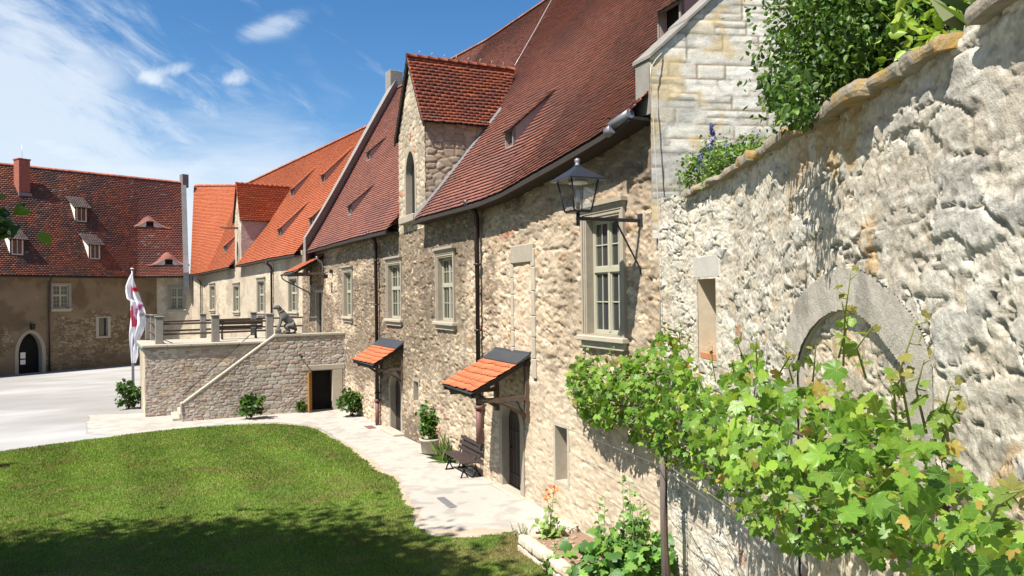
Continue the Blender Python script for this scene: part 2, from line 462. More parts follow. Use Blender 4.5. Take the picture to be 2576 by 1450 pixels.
_t = ntg.nodes.new('ShaderNodeTexCoord'); _b = ntg.nodes.new('ShaderNodeBump'); _b.inputs['Strength'].default_value = .25; _b.inputs['Distance'].default_value = .02
ntg.links.new(ntex(ntg, _t.outputs['Object'], 1.6, 2).k, _b.inputs['Height']); ntg.links.new(_b.outputs[0], bg_.inputs['Normal'])
M['glass'] = mg
ml, ntl, bl = mat_new('clear_lantern_glass')
bl.inputs['Base Color'].default_value = (1, 1, 1, 1); bl.inputs['Roughness'].default_value = 0.02
_g = ntl.nodes.new('ShaderNodeBsdfTransparent'); _g.inputs[0].default_value = (.93, .94, .95, 1); _x = ntl.nodes.new('ShaderNodeMixShader')
_d = ntl.nodes.new('ShaderNodeBsdfGlossy'); _d.inputs['Roughness'].default_value = .08; _x.inputs[0].default_value = .16
ntl.links.new(_g.outputs[0], _x.inputs[1]); ntl.links.new(_d.outputs[0], _x.inputs[2]); ntl.links.new(_x.outputs[0], ntl.nodes['Material Output'].inputs[0])
M['lampglass'] = ml
# ------------------------------------------------------------------ masonry surfaces
def grid_axis(a, b, step, cuts=()):
    x = np.arange(a, b, step) if np.isscalar(step) else step
    x = x[(x >= a) & (x <= b)]
    x = np.unique(np.concatenate([x, [a, b]]))
    for c in cuts:
        if a < c < b:
            i = int(np.argmin(abs(x - c))); x[i] = c
    return np.unique(x)
def in_hole(h, s, z, grow=0.0):
    k = h[0]
    if k == 'rect': return (s > h[1] - grow) & (s < h[2] + grow) & (z > h[3] - grow) & (z < h[4] + grow)
    if k == 'poly': return in_poly(h[1], s, z)
    if k == 'arch':                      # pointed or round arch: s0, s1, z0, spring z, top z
        _, s0, s1, z0, zs, zt = h
        c = (s0 + s1) / 2; hw = (s1 - s0) / 2 + grow
        q = np.clip(abs(s - c) / hw, 0, 1)
        top = zs + (zt + grow - zs) * np.sqrt(np.clip(1 - q ** 1.8, 0, 1))
        return (abs(s - c) < hw) & (z > z0 - grow) & (z < top)
def in_poly(poly, X, Y):
    r = np.zeros(X.shape, bool); n = len(poly); j = n - 1
    for i in range(n):
        xi, yi = poly[i]; xj, yj = poly[j]
        r ^= ((yi > Y) != (yj > Y)) & (X < (xj - xi) * (Y - yi) / (yj - yi + 1e-12) + xi); j = i
    return r
def arch_pts(s0, s1, z0, zs, zt, n=10):
    c = (s0 + s1) / 2; hw = (s1 - s0) / 2; pts = [(s1, z0), (s1, zs)]
    for i in range(1, 2 * n):
        a = 1 - i / n
        q = math.copysign(abs(math.sin(a * math.pi / 2)), a)
        pts.append((c + hw * q, zs + (zt - zs) * math.sqrt(max(0, 1 - abs(q) ** 1.8))))
    pts += [(s0, zs), (s0, z0)]
    return pts
def masonry(name, mapf, sa, za, style, mat, parent, holes=(), keep=None, smooth=True):
    S, Z = np.meshgrid(sa, za)
    x, y, ox, oy = mapf(S)
    disp, col = style(S, Z)
    for h in holes:
        nr = in_hole(h, S, Z, 0.05); disp = np.where(nr, 0.01, disp)
    V = np.stack([x + ox * disp, y + oy * disp, Z], -1).reshape(-1, 3)
    ns, nz = len(sa), len(za)
    ii, jj = np.meshgrid(np.arange(ns - 1), np.arange(nz - 1))
    cs = (sa[:-1] + sa[1:])[ii] / 2; cz = (za[:-1] + za[1:])[jj] / 2
    k = np.ones(cs.shape, bool)
    for h in holes: k &= ~in_hole(h, cs, cz)
    if keep is not None: k &= keep(cs, cz)
    ii, jj = ii[k], jj[k]
    a = jj * ns + ii
    F = np.stack([a, a + 1, a + ns + 1, a + ns], -1)
    used, inv = np.unique(F.ravel(), return_inverse=True)
    return np_mesh(name, V[used], inv, np.full(len(F), 4), mat, parent, col.reshape(-1, 3)[used], smooth=smooth)
def planar(P0, d):
    d = Vector((d[0], d[1], 0)).normalized(); o = (-d.y, d.x)
    def f(S): return P0[0] + d.x * S, P0[1] + d.y * S, np.full(S.shape, o[0]), np.full(S.shape, o[1])
    return f

def C3(*c): return np.array(c, float)
def style_hall(S, Z):
    e, r1, r2 = stones(S, Z, .33, .115, 11, .9, .11)
    e2, q1, q2 = stones(S + 9, Z, .16, .062, 31, .9, .06)
    lay = fbm(S * .8, Z * .9, 3, 77) + .25 * (fbm(S * 4, Z * 4, 2, 78) - .5)
    sm = lay > .50
    e = np.where(sm, e2, e); r1 = np.where(sm, q1, r1); r2 = np.where(sm, q2, r2)
    jt = sst(e, .03, .13)                                     # 0 in the joints
    blk_ = (np.exp(-(((S - BLK[0]) / BLK[1]) ** 6)) * sst(Z, BLK[2] - .3, BLK[2]) * sst(Z, BLK[3] + .1, BLK[3])) if BLK else S * 0
    # old grey-brown render left on parts of the wall
    big = fbm(S * .33 + 3, Z * .50, 4, 5)
    far_ = sst(S, S_C0 + 5.5, S_C0 + 9.5)
    pl = sst(big + .16 * far_ + .12 * sst(Z, 5.2, 7.3) - .20 * sst(Z, 2.8, .8) - .045 * (1 - far_) - .02, .42, .55)
    pl = np.maximum(pl, np.exp(-((S - (S_C0 + 12.6)) / 2.4) ** 2 - ((Z - 3.2) / 1.6) ** 2) * .95)
    pl = pl * (1 - blk_)
    fine = fbm(S * 6, Z * 13, 5, 9, .62)
    rough = fine - .5
    poke = sst(fine + .35 * (r2 - .5) - .22 * pl, .40, .50)     # where stone faces show through
    disp = .024 * jt * (.15 + .85 * r2) * (.4 + .6 * poke) + .008 * rough + .016 * (fbm(S * 16, Z * 34, 4, 19, .6) - .5) + .026 * (fbm(S * 1.7, Z * 1.7, 3, 2) - .5)
    pit = sst(fbm(S * 3.5, Z * 8.5, 3, 44), .62, .70)
    disp = disp - .030 * pit * (1 - .6 * blk_)
    c = mixc_(C3(.60, .49, .355), C3(.80, .71, .56), r1)
    c = mixc_(c, C3(.56, .41, .25), sst(r2, .80, .86) * .8)
    c = mixc_(c, C3(.42, .34, .27), sst(r1, .88, .93) * .8)
    c = mixc_(c, C3(.46, .24, .16), sst(r2, .955, .96) * .8)
    c = c * (.82 + .36 * _h(np.floor(r1 * 997), np.floor(r2 * 997), 7))[..., None]
    mort_l = mixc_(C3(.46, .375, .275), C3(.66, .56, .43), fbm(S * 3, Z * 3, 3, 8))
    mort_d = mixc_(C3(.19, .15, .11), C3(.31, .25, .185), fbm(S * 4, Z * 4, 3, 18))
    mort = mixc_(mort_l, mort_d, pl)
    c = mixc_(c, C3(.50, .35, .20), sst(fbm(S * 1.1 + 7, Z * 1.7, 4, 96), .54, .70) * .45)
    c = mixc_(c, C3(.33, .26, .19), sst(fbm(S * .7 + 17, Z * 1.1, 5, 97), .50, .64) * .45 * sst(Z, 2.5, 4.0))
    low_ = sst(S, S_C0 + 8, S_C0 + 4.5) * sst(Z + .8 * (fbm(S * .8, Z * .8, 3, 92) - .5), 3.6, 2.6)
    disp = disp * (1 - .45 * low_)
    c = mixc_(mort, c, jt * poke)
    c = mixc_(c, mixc_(C3(.62, .52, .39), C3(.78, .69, .55), fbm(S * 2, Z * 3, 4, 93)), low_ * .62)
    c = mixc_(c, C3(.30, .24, .175), sst(fbm(S * 1.3, Z * 1.6, 5, 12) + .35 * rough, .42, .66) * (.22 + .45 * pl) * (1 - .8 * blk_))
    c = c * (1 - .32 * sst(fine, .50, .36))[..., None]
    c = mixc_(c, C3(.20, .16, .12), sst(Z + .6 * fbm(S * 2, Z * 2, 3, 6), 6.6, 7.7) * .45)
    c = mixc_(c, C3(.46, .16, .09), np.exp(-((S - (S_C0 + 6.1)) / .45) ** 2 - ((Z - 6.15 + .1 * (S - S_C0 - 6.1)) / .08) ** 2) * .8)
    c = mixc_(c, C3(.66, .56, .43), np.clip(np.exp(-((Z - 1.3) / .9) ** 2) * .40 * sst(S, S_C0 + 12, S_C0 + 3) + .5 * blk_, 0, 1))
    c = c * np.array([.94, .895, .85]) * (1 - .16 * (1 - low_) * sst(fbm(S * .5 + 31, Z * .6, 4, 98), .42, .60))[..., None]
    return disp, c
BLK = None
def style_wing(S, Z):
    e, r1, r2 = stones(S, Z, .34, .2, 111, .7, .06)
    pl = sst(fbm(S * .35 + 3, Z * .5, 4, 105), .36, .52)
    disp = .02 * sst(e, .03, .3) * (1 - .7 * pl) * r2 + .03 * (fbm(S * 2.2, Z * 2.2, 4, 2) - .5)
    c = mixc_(C3(.50, .41, .29), C3(.62, .54, .41), r1)
    c = mixc_(C3(.42, .35, .25), c, sst(e, .02, .13))
    c = mixc_(c, C3(.46, .385, .285), pl * .8)
    c = mixc_(c, C3(.30, .24, .17), sst(fbm(S * .9, Z * 1.1, 5, 112), .5, .66) * .55)
    return disp, c
def style_left(S, Z):  # plaster colour lowered to carry part of this wall's shade
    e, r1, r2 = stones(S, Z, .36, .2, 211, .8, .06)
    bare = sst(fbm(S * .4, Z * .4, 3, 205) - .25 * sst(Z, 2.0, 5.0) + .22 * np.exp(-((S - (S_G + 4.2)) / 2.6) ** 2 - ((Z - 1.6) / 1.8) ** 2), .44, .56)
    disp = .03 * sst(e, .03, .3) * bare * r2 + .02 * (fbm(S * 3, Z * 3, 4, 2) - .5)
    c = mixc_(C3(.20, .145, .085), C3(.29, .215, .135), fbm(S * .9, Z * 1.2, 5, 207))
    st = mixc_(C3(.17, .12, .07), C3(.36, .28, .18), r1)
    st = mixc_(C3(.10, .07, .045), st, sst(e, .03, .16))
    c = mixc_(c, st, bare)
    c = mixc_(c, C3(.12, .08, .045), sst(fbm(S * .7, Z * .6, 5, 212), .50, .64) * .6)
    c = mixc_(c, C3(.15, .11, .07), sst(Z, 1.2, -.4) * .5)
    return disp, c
def style_corner(S, Z):
    d, c = style_wing(S, Z); return d, np.clip(c * 1.12, 0, .9)
def style_coursed(S, Z):
    e, r1, r2 = stones(S, Z, .25, .115, 311, .6, .03)
    f, q1, q2 = stones(S + 4, Z + .07, .42, .17, 321, .5, .02)
    big = fbm(S * .9, Z * .5, 2, 330) > .56
    e = np.where(big, f, e); r1 = np.where(big, q1, r1); r2 = np.where(big, q2, r2)
    disp = .022 * sst(e, .03, .22) * (.4 + .6 * r2) + .008 * (fbm(S * 8, Z * 8, 3, 3) - .5)
    c = mixc_(C3(.37, .31, .25), C3(.60, .54, .46), r1)
    c = mixc_(c, C3(.50, .34, .29), sst(r2, .74, .84) * .65)
    c = mixc_(c, C3(.50, .36, .20), sst(r2, .10, .04) * .8)
    c = mixc_(c, C3(.36, .27, .21), sst(r1, .14, .06) * .6)
    c = mixc_(C3(.33, .275, .215), c, sst(e, .02, .11))
    c = mixc_(c, C3(.34, .26, .20), sst(fbm(S * .8, Z * .8, 4, 331), .52, .68) * .35)
    return disp, c
def ridged(x, y, o, seed):
    r = 0; amp = 1; tot = 0
    for i in range(o):
        r = r + (1 - abs(2 * vn(x * 2.1 ** i + i * 11.3, y * 2.1 ** i + i * 5.7, seed + i) - 1)) * amp; tot += amp; amp *= .55
    return r / tot
def style_rough(S, Z):
    near = sst(S, S_C1 - .5, S_C1 - 5.0)
    e, r1, r2 = stones(S, Z, .34, .12, 411, .9, .09)
    f, q1, q2 = stones(S + 4, Z + .07, .72, .21, 421, .9, .10)
    big = fbm(S * 1.1, Z * 1.3, 2, 430) < .36 + .24 * near
    e = np.where(big, f, e); r1 = np.where(big, q1, r1); r2 = np.where(big, q2, r2)
    cover = sst(fbm(S * 2.4 + 5, Z * 3.2, 4, 437), .40, .56)          # mortar smeared over the joints
    jt = sst(e, .015, .085)
    fine = fbm(S * 10, Z * 26, 5, 403, .62) - .5
    rg = ridged(S * 2.2, Z * 8.5, 5, 405)
    strata = ridged(S * .9, Z * 17 + 3 * fbm(S * 2, Z * 2, 2, 9), 4, 408)
    chip = sst(fbm(S * 3.4, Z * 10, 4, 444), .575, .615)
    crev = sst(abs(fbm(S * 1.2, Z * 5.0, 4, 488) - .5), .018, .003) * sst(fbm(S * .9, Z * 1.2, 2, 489), .40, .52)
    finer = fbm(S * 34, Z * 60, 4, 413, .65) - .5
    fb = fbm(S * 20, Z * 46, 4, 423, .62) - .5
    disp = .034 * jt * (.15 + .85 * r2) * (1 - .70 * cover) + .007 * fine + .016 * fb + .008 * finer + .007 * (rg - .6) + .010 * (strata - .6) * (r1 > .4) + .018 * (fbm(S * 1.5, Z * 1.8, 3, 2) - .5) - .006 * chip - .034 * crev
    c = mixc_(C3(.64, .60, .52), C3(.82, .79, .71), r1)
    c = mixc_(c, C3(.50, .505, .50), sst(r2, .62, .80) * .6 * (1 - cover))
    c = mixc_(c, C3(.66, .54, .38), sst(r2, .22, .08) * .5)
    mort = mixc_(C3(.56, .50, .42), C3(.74, .68, .58), fbm(S * 5, Z * 5, 4, 8))
    c = mixc_(mort, c, sst(e, .015, .10) * (1 - .55 * cover))
    c = c * (1 + .45 * finer + .35 * fb)[..., None]
    c = c * (1 - .30 * (1 - jt) * (1 - cover))[..., None]
    c = c * (1 - .30 * sst(fine, .0, -.14) - .22 * chip - .35 * crev)[..., None]
    g = sst(fbm(S * 1.5 + 2, Z * 2.0, 5, 450), .46, .66)
    c = mixc_(c, C3(.38, .345, .295), g * .40)
    och = sst(fbm(S * 2.6, Z * 2.6, 5, 460) + .16 * near * sst(Z, 4.9, 5.9) - .03, .60, .70)
    c = mixc_(c, C3(.50, .32, .12), och * .65 * (.2 + .8 * near))
    c = mixc_(c, C3(.66, .65, .60), sst(fbm(S * 9, Z * 9, 3, 461), .60, .70) * .55)
    br = sst(_h(np.floor(S * 2.3), np.floor(Z * 5.1), 470), .988, .990) * sst(e, .1, .2)
    c = mixc_(c, C3(.44, .18, .10), br * .7)
    c = c * np.array([1.0, .965, .90])
    disp = disp * .78
    return disp, c
def style_low(S, Z):
    d, c = style_rough(S, Z); return d * .55, np.clip(c * np.array([1.06, 1.0, .90]), 0, .85)
def style_ashlar(S, Z):
    ch = .25; zz = Z + .07 * (fbm(S * .9, Z * .5, 3, 505) - .5)
    row = np.floor(zz / ch); fr = zz / ch - row
    w = .34 + .42 * _h(row, row * 0, 506); a = S / w + _h(row, row * 0 + 3, 507) * 5; col = np.floor(a); fc = (a - col) * w / ch
    half = _h(col, row, 509) > .62
    fr2 = np.where(half, (fr * 2) % 1 / 2, fr); sub = np.where(half, np.floor(fr * 2), 0)
    e = np.minimum(np.minimum(fr2, np.where(half, .5 - fr2, 1 - fr2)), np.minimum(fc, w / ch - fc))
    e = e + .10 * (fbm(S * 6, Z * 6, 4, 510) - .5)
    r1 = _h(col, row * 2 + sub, 511); r2 = _h(col, row * 2 + sub, 512)
    disp = .012 * sst(e, .012, .05) * (.3 + .7 * r2) + .016 * (fbm(S * 5, Z * 16, 5, 513, .6) - .5) + .03 * (fbm(S * 1.3, Z * 1.3, 2, 516) - .5)
    c = mixc_(C3(.66, .61, .51), C3(.84, .80, .70), r1)
    c = mixc_(C3(.34, .27, .185), c, sst(e, .018, .075)); c = c * (1 - .25 * sst(fbm(S * 6, Z * 14, 4, 517), .55, .7))[..., None]
    c = mixc_(c, C3(.74, .60, .36), sst(r2, .90, .93) * .45)
    edge = np.exp(-np.clip(S, 0, 9) / .45)
    c = mixc_(c, C3(.30, .29, .27), sst(fbm(S * 1.6, Z * 2.2, 5, 514) + .22 * edge, .62, .74) * .5)
    c = mixc_(c, C3(.62, .44, .16), sst(fbm(S * 2.5, Z * 2.5, 4, 515) + .12 * edge, .66, .74) * .5)
    return disp, c
def style_dormer(S, Z):
    e, r1, r2 = stones(S, Z, .36, .21, 611, .8, .05)
    disp = .03 * sst(e, .03, .25) * (.3 + .7 * r2) + .014 * (fbm(S * 7, Z * 7, 3, 3) - .5)
    c = mixc_(C3(.42, .34, .24), C3(.60, .51, .38), r1)
    c = mixc_(C3(.32, .24, .16), c, sst(e, .03, .14))
    c = mixc_(c, C3(.26, .22, .16), sst(fbm(S * 1.5, Z * 1.5, 4, 612), .48, .64) * .55)
    c = mixc_(c, C3(.42, .17, .09), sst(r2, .965, .97) * .8)
    return disp, c

# ------------------------------------------------------------------ tiled roofs
def poly_u(pts):
    p = np.array([tuple(q) for q in pts]); l = np.linalg.norm(np.diff(p, axis=0), axis=1)
    return p, np.concatenate([[0], np.cumsum(l)])
class Roof:
    """ruled surface between an eave line and a ridge line, sagging to a bell-cast near the eave"""
    def __init__(self, E, R, sag=0.0):
        self.E, self.ue = poly_u(E); self.R, _ = poly_u(R); self.L = self.ue[-1]; self.sag = sag
        self.slope = float(np.mean(np.linalg.norm(self.R - self.E, axis=1)))
    def S(self, u, v):
        u = np.asarray(u, float); v = np.asarray(v, float)
        e = np.stack([np.interp(u, self.ue, self.E[:, i]) for i in range(3)], -1)
        r = np.stack([np.interp(u, self.ue, self.R[:, i]) for i in range(3)], -1)
        vc = np.clip(v, 0, 1.02)[..., None]
        p = e + (r - e) * vc
        vq = np.clip(v, 0, 1)
        p[..., 2] -= self.sag * vq * (1 - vq) ** 3 * 2.37 * 4 / 2.37
        return p
    def N(self, u, v):
        a = self.S(u + .05, v) - self.S(u - .05, v); b = self.S(u, v + .01) - self.S(u, v - .01)
        n = np.cross(a, b); n /= np.linalg.norm(n, axis=-1, keepdims=True)
        return np.where(n[..., 2:3] < 0, -n, n)
    def hit(self, x, y):
        """roof coordinates of a picture point"""
        r = ray(x, y); best = None
        for iu in range(241):
            for iv in range(41):
                pass
        U, Vv = np.meshgrid(np.linspace(0, self.L, 400), np.linspace(0, 1, 140))
        P = self.S(U, Vv); t = P[..., 1]
        d = np.hypot(P[..., 0] - r.x * t, P[..., 2] - EYE - r.z * t) / t
        k = np.unravel_index(np.argmin(d), d.shape)
        return float(U[k]), float(Vv[k])
def tiles(name, roof, colf, parent, tw=.18, expo=.145, clip=None, lift=.026, seed=1, v0=0.0, v1=1.0, mat=None):
    rs = np.random.RandomState(seed)
    nr = max(2, int(roof.slope * (v1 - v0) / expo)); nc = max(2, int(roof.L / tw))
    r, c = np.meshgrid(np.arange(nr), np.arange(nc + 1), indexing='ij'); r = r.ravel(); c = c.ravel()
    dv = (v1 - v0) / nr; du = roof.L / nc
    va = v0 + r * dv; ua = (c - .5 * (r % 2)) * du
    k = np.ones(len(r), bool)
    if clip is not None: k = ~clip(np.clip(ua + du / 2, 0, roof.L), va + dv / 2)
    r, c, va, ua = r[k], c[k], va[k], ua[k]
    n = len(r); g = .008 * du
    # local outline: (u fraction, v fraction, lift)
    T = [(1, 1.35, -.25), (0, 1.35, -.25), (0, .20, .95), (.16, .05, 1), (.5, 0, 1.02), (.84, .05, 1), (1, .20, .95)]
    jv = rs.normal(0, .05, n) * dv; jl = rs.normal(0, .07, n)
    wav = .35 * (vn(ua * .8, va * 9, seed + 4) - .5) * dv
    cols = colf(ua, va, rs.rand(n), rs.rand(n))
    parts = []
    nrm = roof.N(np.clip(ua + du / 2, .06, roof.L - .06), np.clip(va + dv / 2, .011, .985))
    for (fu, fv, fl) in T:
        uu = np.clip(ua + g + fu * (du - 2 * g), 0, roof.L); vv = va + fv * dv + jv + wav
        p = roof.S(uu, vv) + nrm * (lift * (fl + (jl if fl > 0 else 0)))[..., None] if not np.isscalar(fl) else roof.S(uu, vv) + nrm * (lift * (fl + jl * (fl > 0)))[:, None]
        parts.append(p)
    under = []
    for idx in range(2, 7):
        fu, fv, fl = T[idx]
        uu = np.clip(ua + g + fu * (du - 2 * g), 0, roof.L); vv = va + (fv + .06) * dv + jv + wav
        under.append(roof.S(uu, vv) + nrm * (lift * .30))
    V = np.stack(parts + under, 1)          # n x 12 x 3
    C = np.repeat(cols[:, None, :], 12, 1); C[:, 7:] *= .22  # lower edges darkened to paint the gap shadow under each course
    F = []; cnt = []
    base = (np.arange(n) * 12)[:, None]
    f1 = base + np.array([0, 1, 2, 3, 4, 5, 6])[None]
    quads = [base + np.array([2 + i, 7 + i, 8 + i, 3 + i])[None] for i in range(4)]
    # side edges give the tile some thickness
    flat = np.concatenate([f1] + quads, 1).ravel(); cnt = np.tile([7, 4, 4, 4, 4], n)
    # roof boarding below the tiles
    bu, bv = np.meshgrid(np.linspace(0, roof.L, 241), np.linspace(v0, v1, 41))
    if clip is None:
        B = roof.S(bu, bv); B[..., 2] -= .035
        B = B.reshape(-1, 3); nb = len(V.reshape(-1, 3)); ii, jj = np.meshgrid(np.arange(240), np.arange(40)); a = (jj * 241 + ii).ravel() + nb
        bf = np.stack([a, a + 1, a + 242, a + 241], -1)
        flat = np.concatenate([flat, bf.ravel()]); cnt = np.concatenate([cnt, np.full(len(bf), 4)])
        VV = np.concatenate([V.reshape(-1, 3), B]); CC = np.concatenate([C.reshape(-1, 3), np.full((len(B), 3), .03)])
    else:
        B = roof.S(bu, bv); B[..., 2] -= .035
        B = B.reshape(-1, 3); nb = len(V.reshape(-1, 3)); ii, jj = np.meshgrid(np.arange(240), np.arange(40)); ii = ii.ravel(); jj = jj.ravel()
        cu = (ii + .5) * roof.L / 240; cv = v0 + (jj + .5) * (v1 - v0) / 40
        kk = ~clip(cu, cv); a = (jj * 241 + ii)[kk] + nb
        bf = np.stack([a, a + 1, a + 242, a + 241], -1)
        flat = np.concatenate([flat, bf.ravel()]); cnt = np.concatenate([cnt, np.full(len(bf), 4)])
        VV = np.concatenate([V.reshape(-1, 3), B]); CC = np.concatenate([C.reshape(-1, 3), np.full((len(B), 3), .03)])
    return np_mesh(name, VV, flat, cnt, mat or M['tile'], parent, CC)
def col_brown(u, v, a, b):
    c = mixc_(C3(.30, .118, .088), C3(.38, .150, .108), a)
    n = fbm(u * .5, v * 9, 4, 3)
    c = mixc_(c, C3(.22, .105, .088), sst(n, .48, .64) * .6)
    c = mixc_(c, C3(.40, .105, .038), sst(b + .20 * (fbm(u * .25, v * 3.5, 3, 8) - .5), .93, .97) * .75)
    return c
def col_dormer(u, v, a, b):
    c = mixc_(C3(.31, .088, .050), C3(.36, .105, .056), a)
    c = mixc_(c, C3(.20, .080, .058), sst(fbm(u * 1.3, v * 4, 4, 3), .45, .62) * .7)
    return mixc_(c, C3(.47, .14, .06), sst(b, .88, .94) * .6)
def col_orange(u, v, a, b):
    c = mixc_(C3(.52, .138, .060), C3(.60, .165, .072), a)
    return mixc_(c, C3(.44, .115, .045), sst(fbm(u * .3, v * 3, 3, 3), .45, .6) * .35)
def col_left(u, v, a, b):
    c = mixc_(C3(.165, .064, .044), C3(.32, .105, .056), a)
    n = fbm(u * .55, v * 5.5, 5, 23)
    c = mixc_(c, C3(.085, .062, .058), sst(n + .34 * (b - .5), .42, .58) * .85)
    c = mixc_(c, C3(.27, .075, .055), sst(u, 8.0, 3.0) * .4)
    c = mixc_(c, C3(.42, .38, .34), sst(b, .94, .975) * sst(fbm(u * .5, v * 4, 3, 29), .48, .60) * .45)
    return c
def col_canopy(u, v, a, b):
    return mixc_(C3(.54, .150, .062), C3(.64, .185, .078), a)
def col_greyroof(u, v, a, b):
    return mixc_(C3(.12, .085, .075), C3(.22, .17, .15), a)
def ridge(name, pts, colr, parent, r=.11, hooks=False, step=.36):
    """half-round ridge tiles laid along a line, each overlapping the next"""
    p, u = poly_u(pts); n = int(u[-1] / step); V = []; F = []; cnt = []; C = []
    for i in range(n):
        a = np.array([np.interp(i * step, u, p[:, k]) for k in range(3)]); b = np.array([np.interp((i + 1.12) * step, u, p[:, k]) for k in range(3)])
        d = b - a; d /= np.linalg.norm(d); sd = np.cross(d, [0, 0, 1]); sd /= np.linalg.norm(sd); up = np.cross(sd, d)
        k0 = len(V); c = colr * random.uniform(.75, 1.2)
        for q, (pp, rr) in enumerate(((a, r * 1.12), (b, r))):
            for j in range(7):
                t = math.pi * j / 6
                V.append(pp + sd * math.cos(t) * rr + up * (math.sin(t) * rr - .02)); C.append(c)
        F += [k0 + j for j in range(7)]; cnt.append(7)
        for j in range(6): F += [k0 + j, k0 + j + 1, k0 + 8 + j, k0 + 7 + j]; cnt.append(4)
    return np_mesh(name, np.array(V), np.array(F), np.array(cnt), M['tile'], parent, np.array(C))

# ------------------------------------------------------------------ things set into a wall
def wall_frame(s, off=0.0, z=0.0):
    """local frame on the wall: X to the far end, Y to the courtyard, Z up"""
    d, o = wdir(s); p = W(s, off, z)
    return MB(p, d, o, (0, 0, 1))
def rect(x0, x1, z0, z1): return [(x0, z0), (x1, z0), (x1, z1), (x0, z1)]
def stone_window(parent, s0, s1, z0, z1, rows=(2, 2), depth=.17, tw=.17, crown=True, label=None, far=False, sashmat=None, frame=None):
    """moulded stone surround with a painted two-light casement and glazing bars; opening s0..s1, z0..z1"""
    mb = frame() if frame else wall_frame((s0 + s1) / 2)
    w = (s1 - s0) / 2; T = tw
    mb.ring(rect(-w - T, w + T, z0 - .02, z1 + T), rect(-w, w, z0, z1), .045, -.42)
    mb.ring(rect(-w - T, w + T, z0 - .02, z1 + T), rect(-w - T * .62, w + T * .62, z0, z1 + T * .62), .075, .045)
    mb.ring(rect(-w - T * .5, w + T * .5, z0, z1 + T * .5), rect(-w - T * .25, w + T * .25, z0, z1 + T * .25), .062, .045)
    if crown:
        mb.box(-w - T - .02, w + T + .02, .0, .10, z1 + T, z1 + T + .06)
        mb.box(-w - T - .06, w + T + .06, .0, .145, z1 + T + .06, z1 + T + .13)
    fr = mb.build('window_surround', M['stonetrim'], parent)
    if label: fr['label'] = label
    m = MB(mb.o, mb.X, mb.Y, mb.Z)
    m.bbox(-w - T - .06, w + T + .06, -.30, .16, z0 - .12, z0 - .02, .015)
    m.prism([(-w - T + .02, z0 - .25), (w + T - .02, z0 - .25), (w + T, z0 - .12), (-w - T, z0 - .12)], .0, .085)
    m.build('sill', M['stonelight'], fr)
    m = MB(mb.o, mb.X, mb.Y, mb.Z); f = .055; y0, y1 = -depth, -depth + .06
    m.ring(rect(-w + .004, w - .004, z0 + .004, z1 - .004), rect(-w + f, w - f, z0 + f, z1 - f), y0, y1)
    zm = z0 + (z1 - z0) * .56
    m.box(-w + f, w - f, y0 + .004, y1 + .02, zm - .045, zm + .045)
    m.box(-.035, .035, y0 + .004, y1 + .012, z0 + f, zm - .045); m.box(-.035, .035, y0 + .004, y1 + .012, zm + .045, z1 - f)
    for (a, b, n) in ((z0 + f, zm - .045, rows[0]), (zm + .045, z1 - f, rows[1])):
        for sgn in (-1, 1):
            xa, xb = (.035, w - f) if sgn > 0 else (-w + f, -.035)
            m.ring(rect(xa, xb, a, b), rect(xa + .032, xb - .032, a + .032, b - .032), y0 + .01, y1 - .008)
            for i in range(1, n): zz = a + (b - a) * i / n; m.box(xa + .03, xb - .03, y0 + .022, y1 - .018, zz - .011, zz + .011)
            xc = (xa + xb) / 2; m.box(xc - .010, xc + .010, y0 + .024, y1 - .020, a + .03, b - .03)
    sash = m.build('sash', sashmat or M['frame'], fr)
    m = MB(mb.o, mb.X, mb.Y, mb.Z); m.box(-w, w, y0 - .012, y0 + .018, z0, z1)
    m.build('glass', M['glass'], fr)
    return fr
def hole_of(s0, s1, z0, z1, T=.10): return ('rect', s0 - T, s1 + T, z0 - .06, z1 + T)
# ------------------------------------------------------------------ the main hall (brown roof)
def line_hit(P0, d, x, y):
    """picture point on the vertical plane through P0 along d: distance along, height"""
    r = ray(x, y); d = Vector((d[0], d[1])).normalized()
    det = r.x * (-d.y) + d.x
    t = (P0[0] * (-d.y) + P0[1] * d.x) / det
    return (r.x * t - P0[0]) * d.x + (t - P0[1]) * d.y, EYE + r.z * t
def at_level(x, y, z):
    r = ray(x, y); t = (z - EYE) / r.z; return Vector((r.x * t, t, z))
def ww(x, y, a=S_C0, b=SV[-1]): return on_wall(x, y, 0, a, b)
def pwin(xl, xr, yt, yb, T=.17, a=S_C0, b=SV[-1]):
    """opening of a window whose stone surround spans xl..xr in the picture"""
    s1, _ = ww(xl, (yt + yb) / 2, a, b); s0, _ = ww(xr, (yt + yb) / 2, a, b)
    xc = (xl + xr) / 2; _, zt = ww(xc, yt, a, b); _, zb = ww(xc, yb, a, b)
    return s0 + T, s1 - T, zb + .02, zt - T - .13
def eave_pts(lst, off=.45, a=S_C0, b=SV[-1], ds=0):
    r = []
    for x, y in lst:
        s, z = on_wall(x, y, off, a, b); s = max(s, a + (.14 if a == S_C0 else 0)); p = W(s, off); r.append((s, (p.x, p.y, z)))
    return r

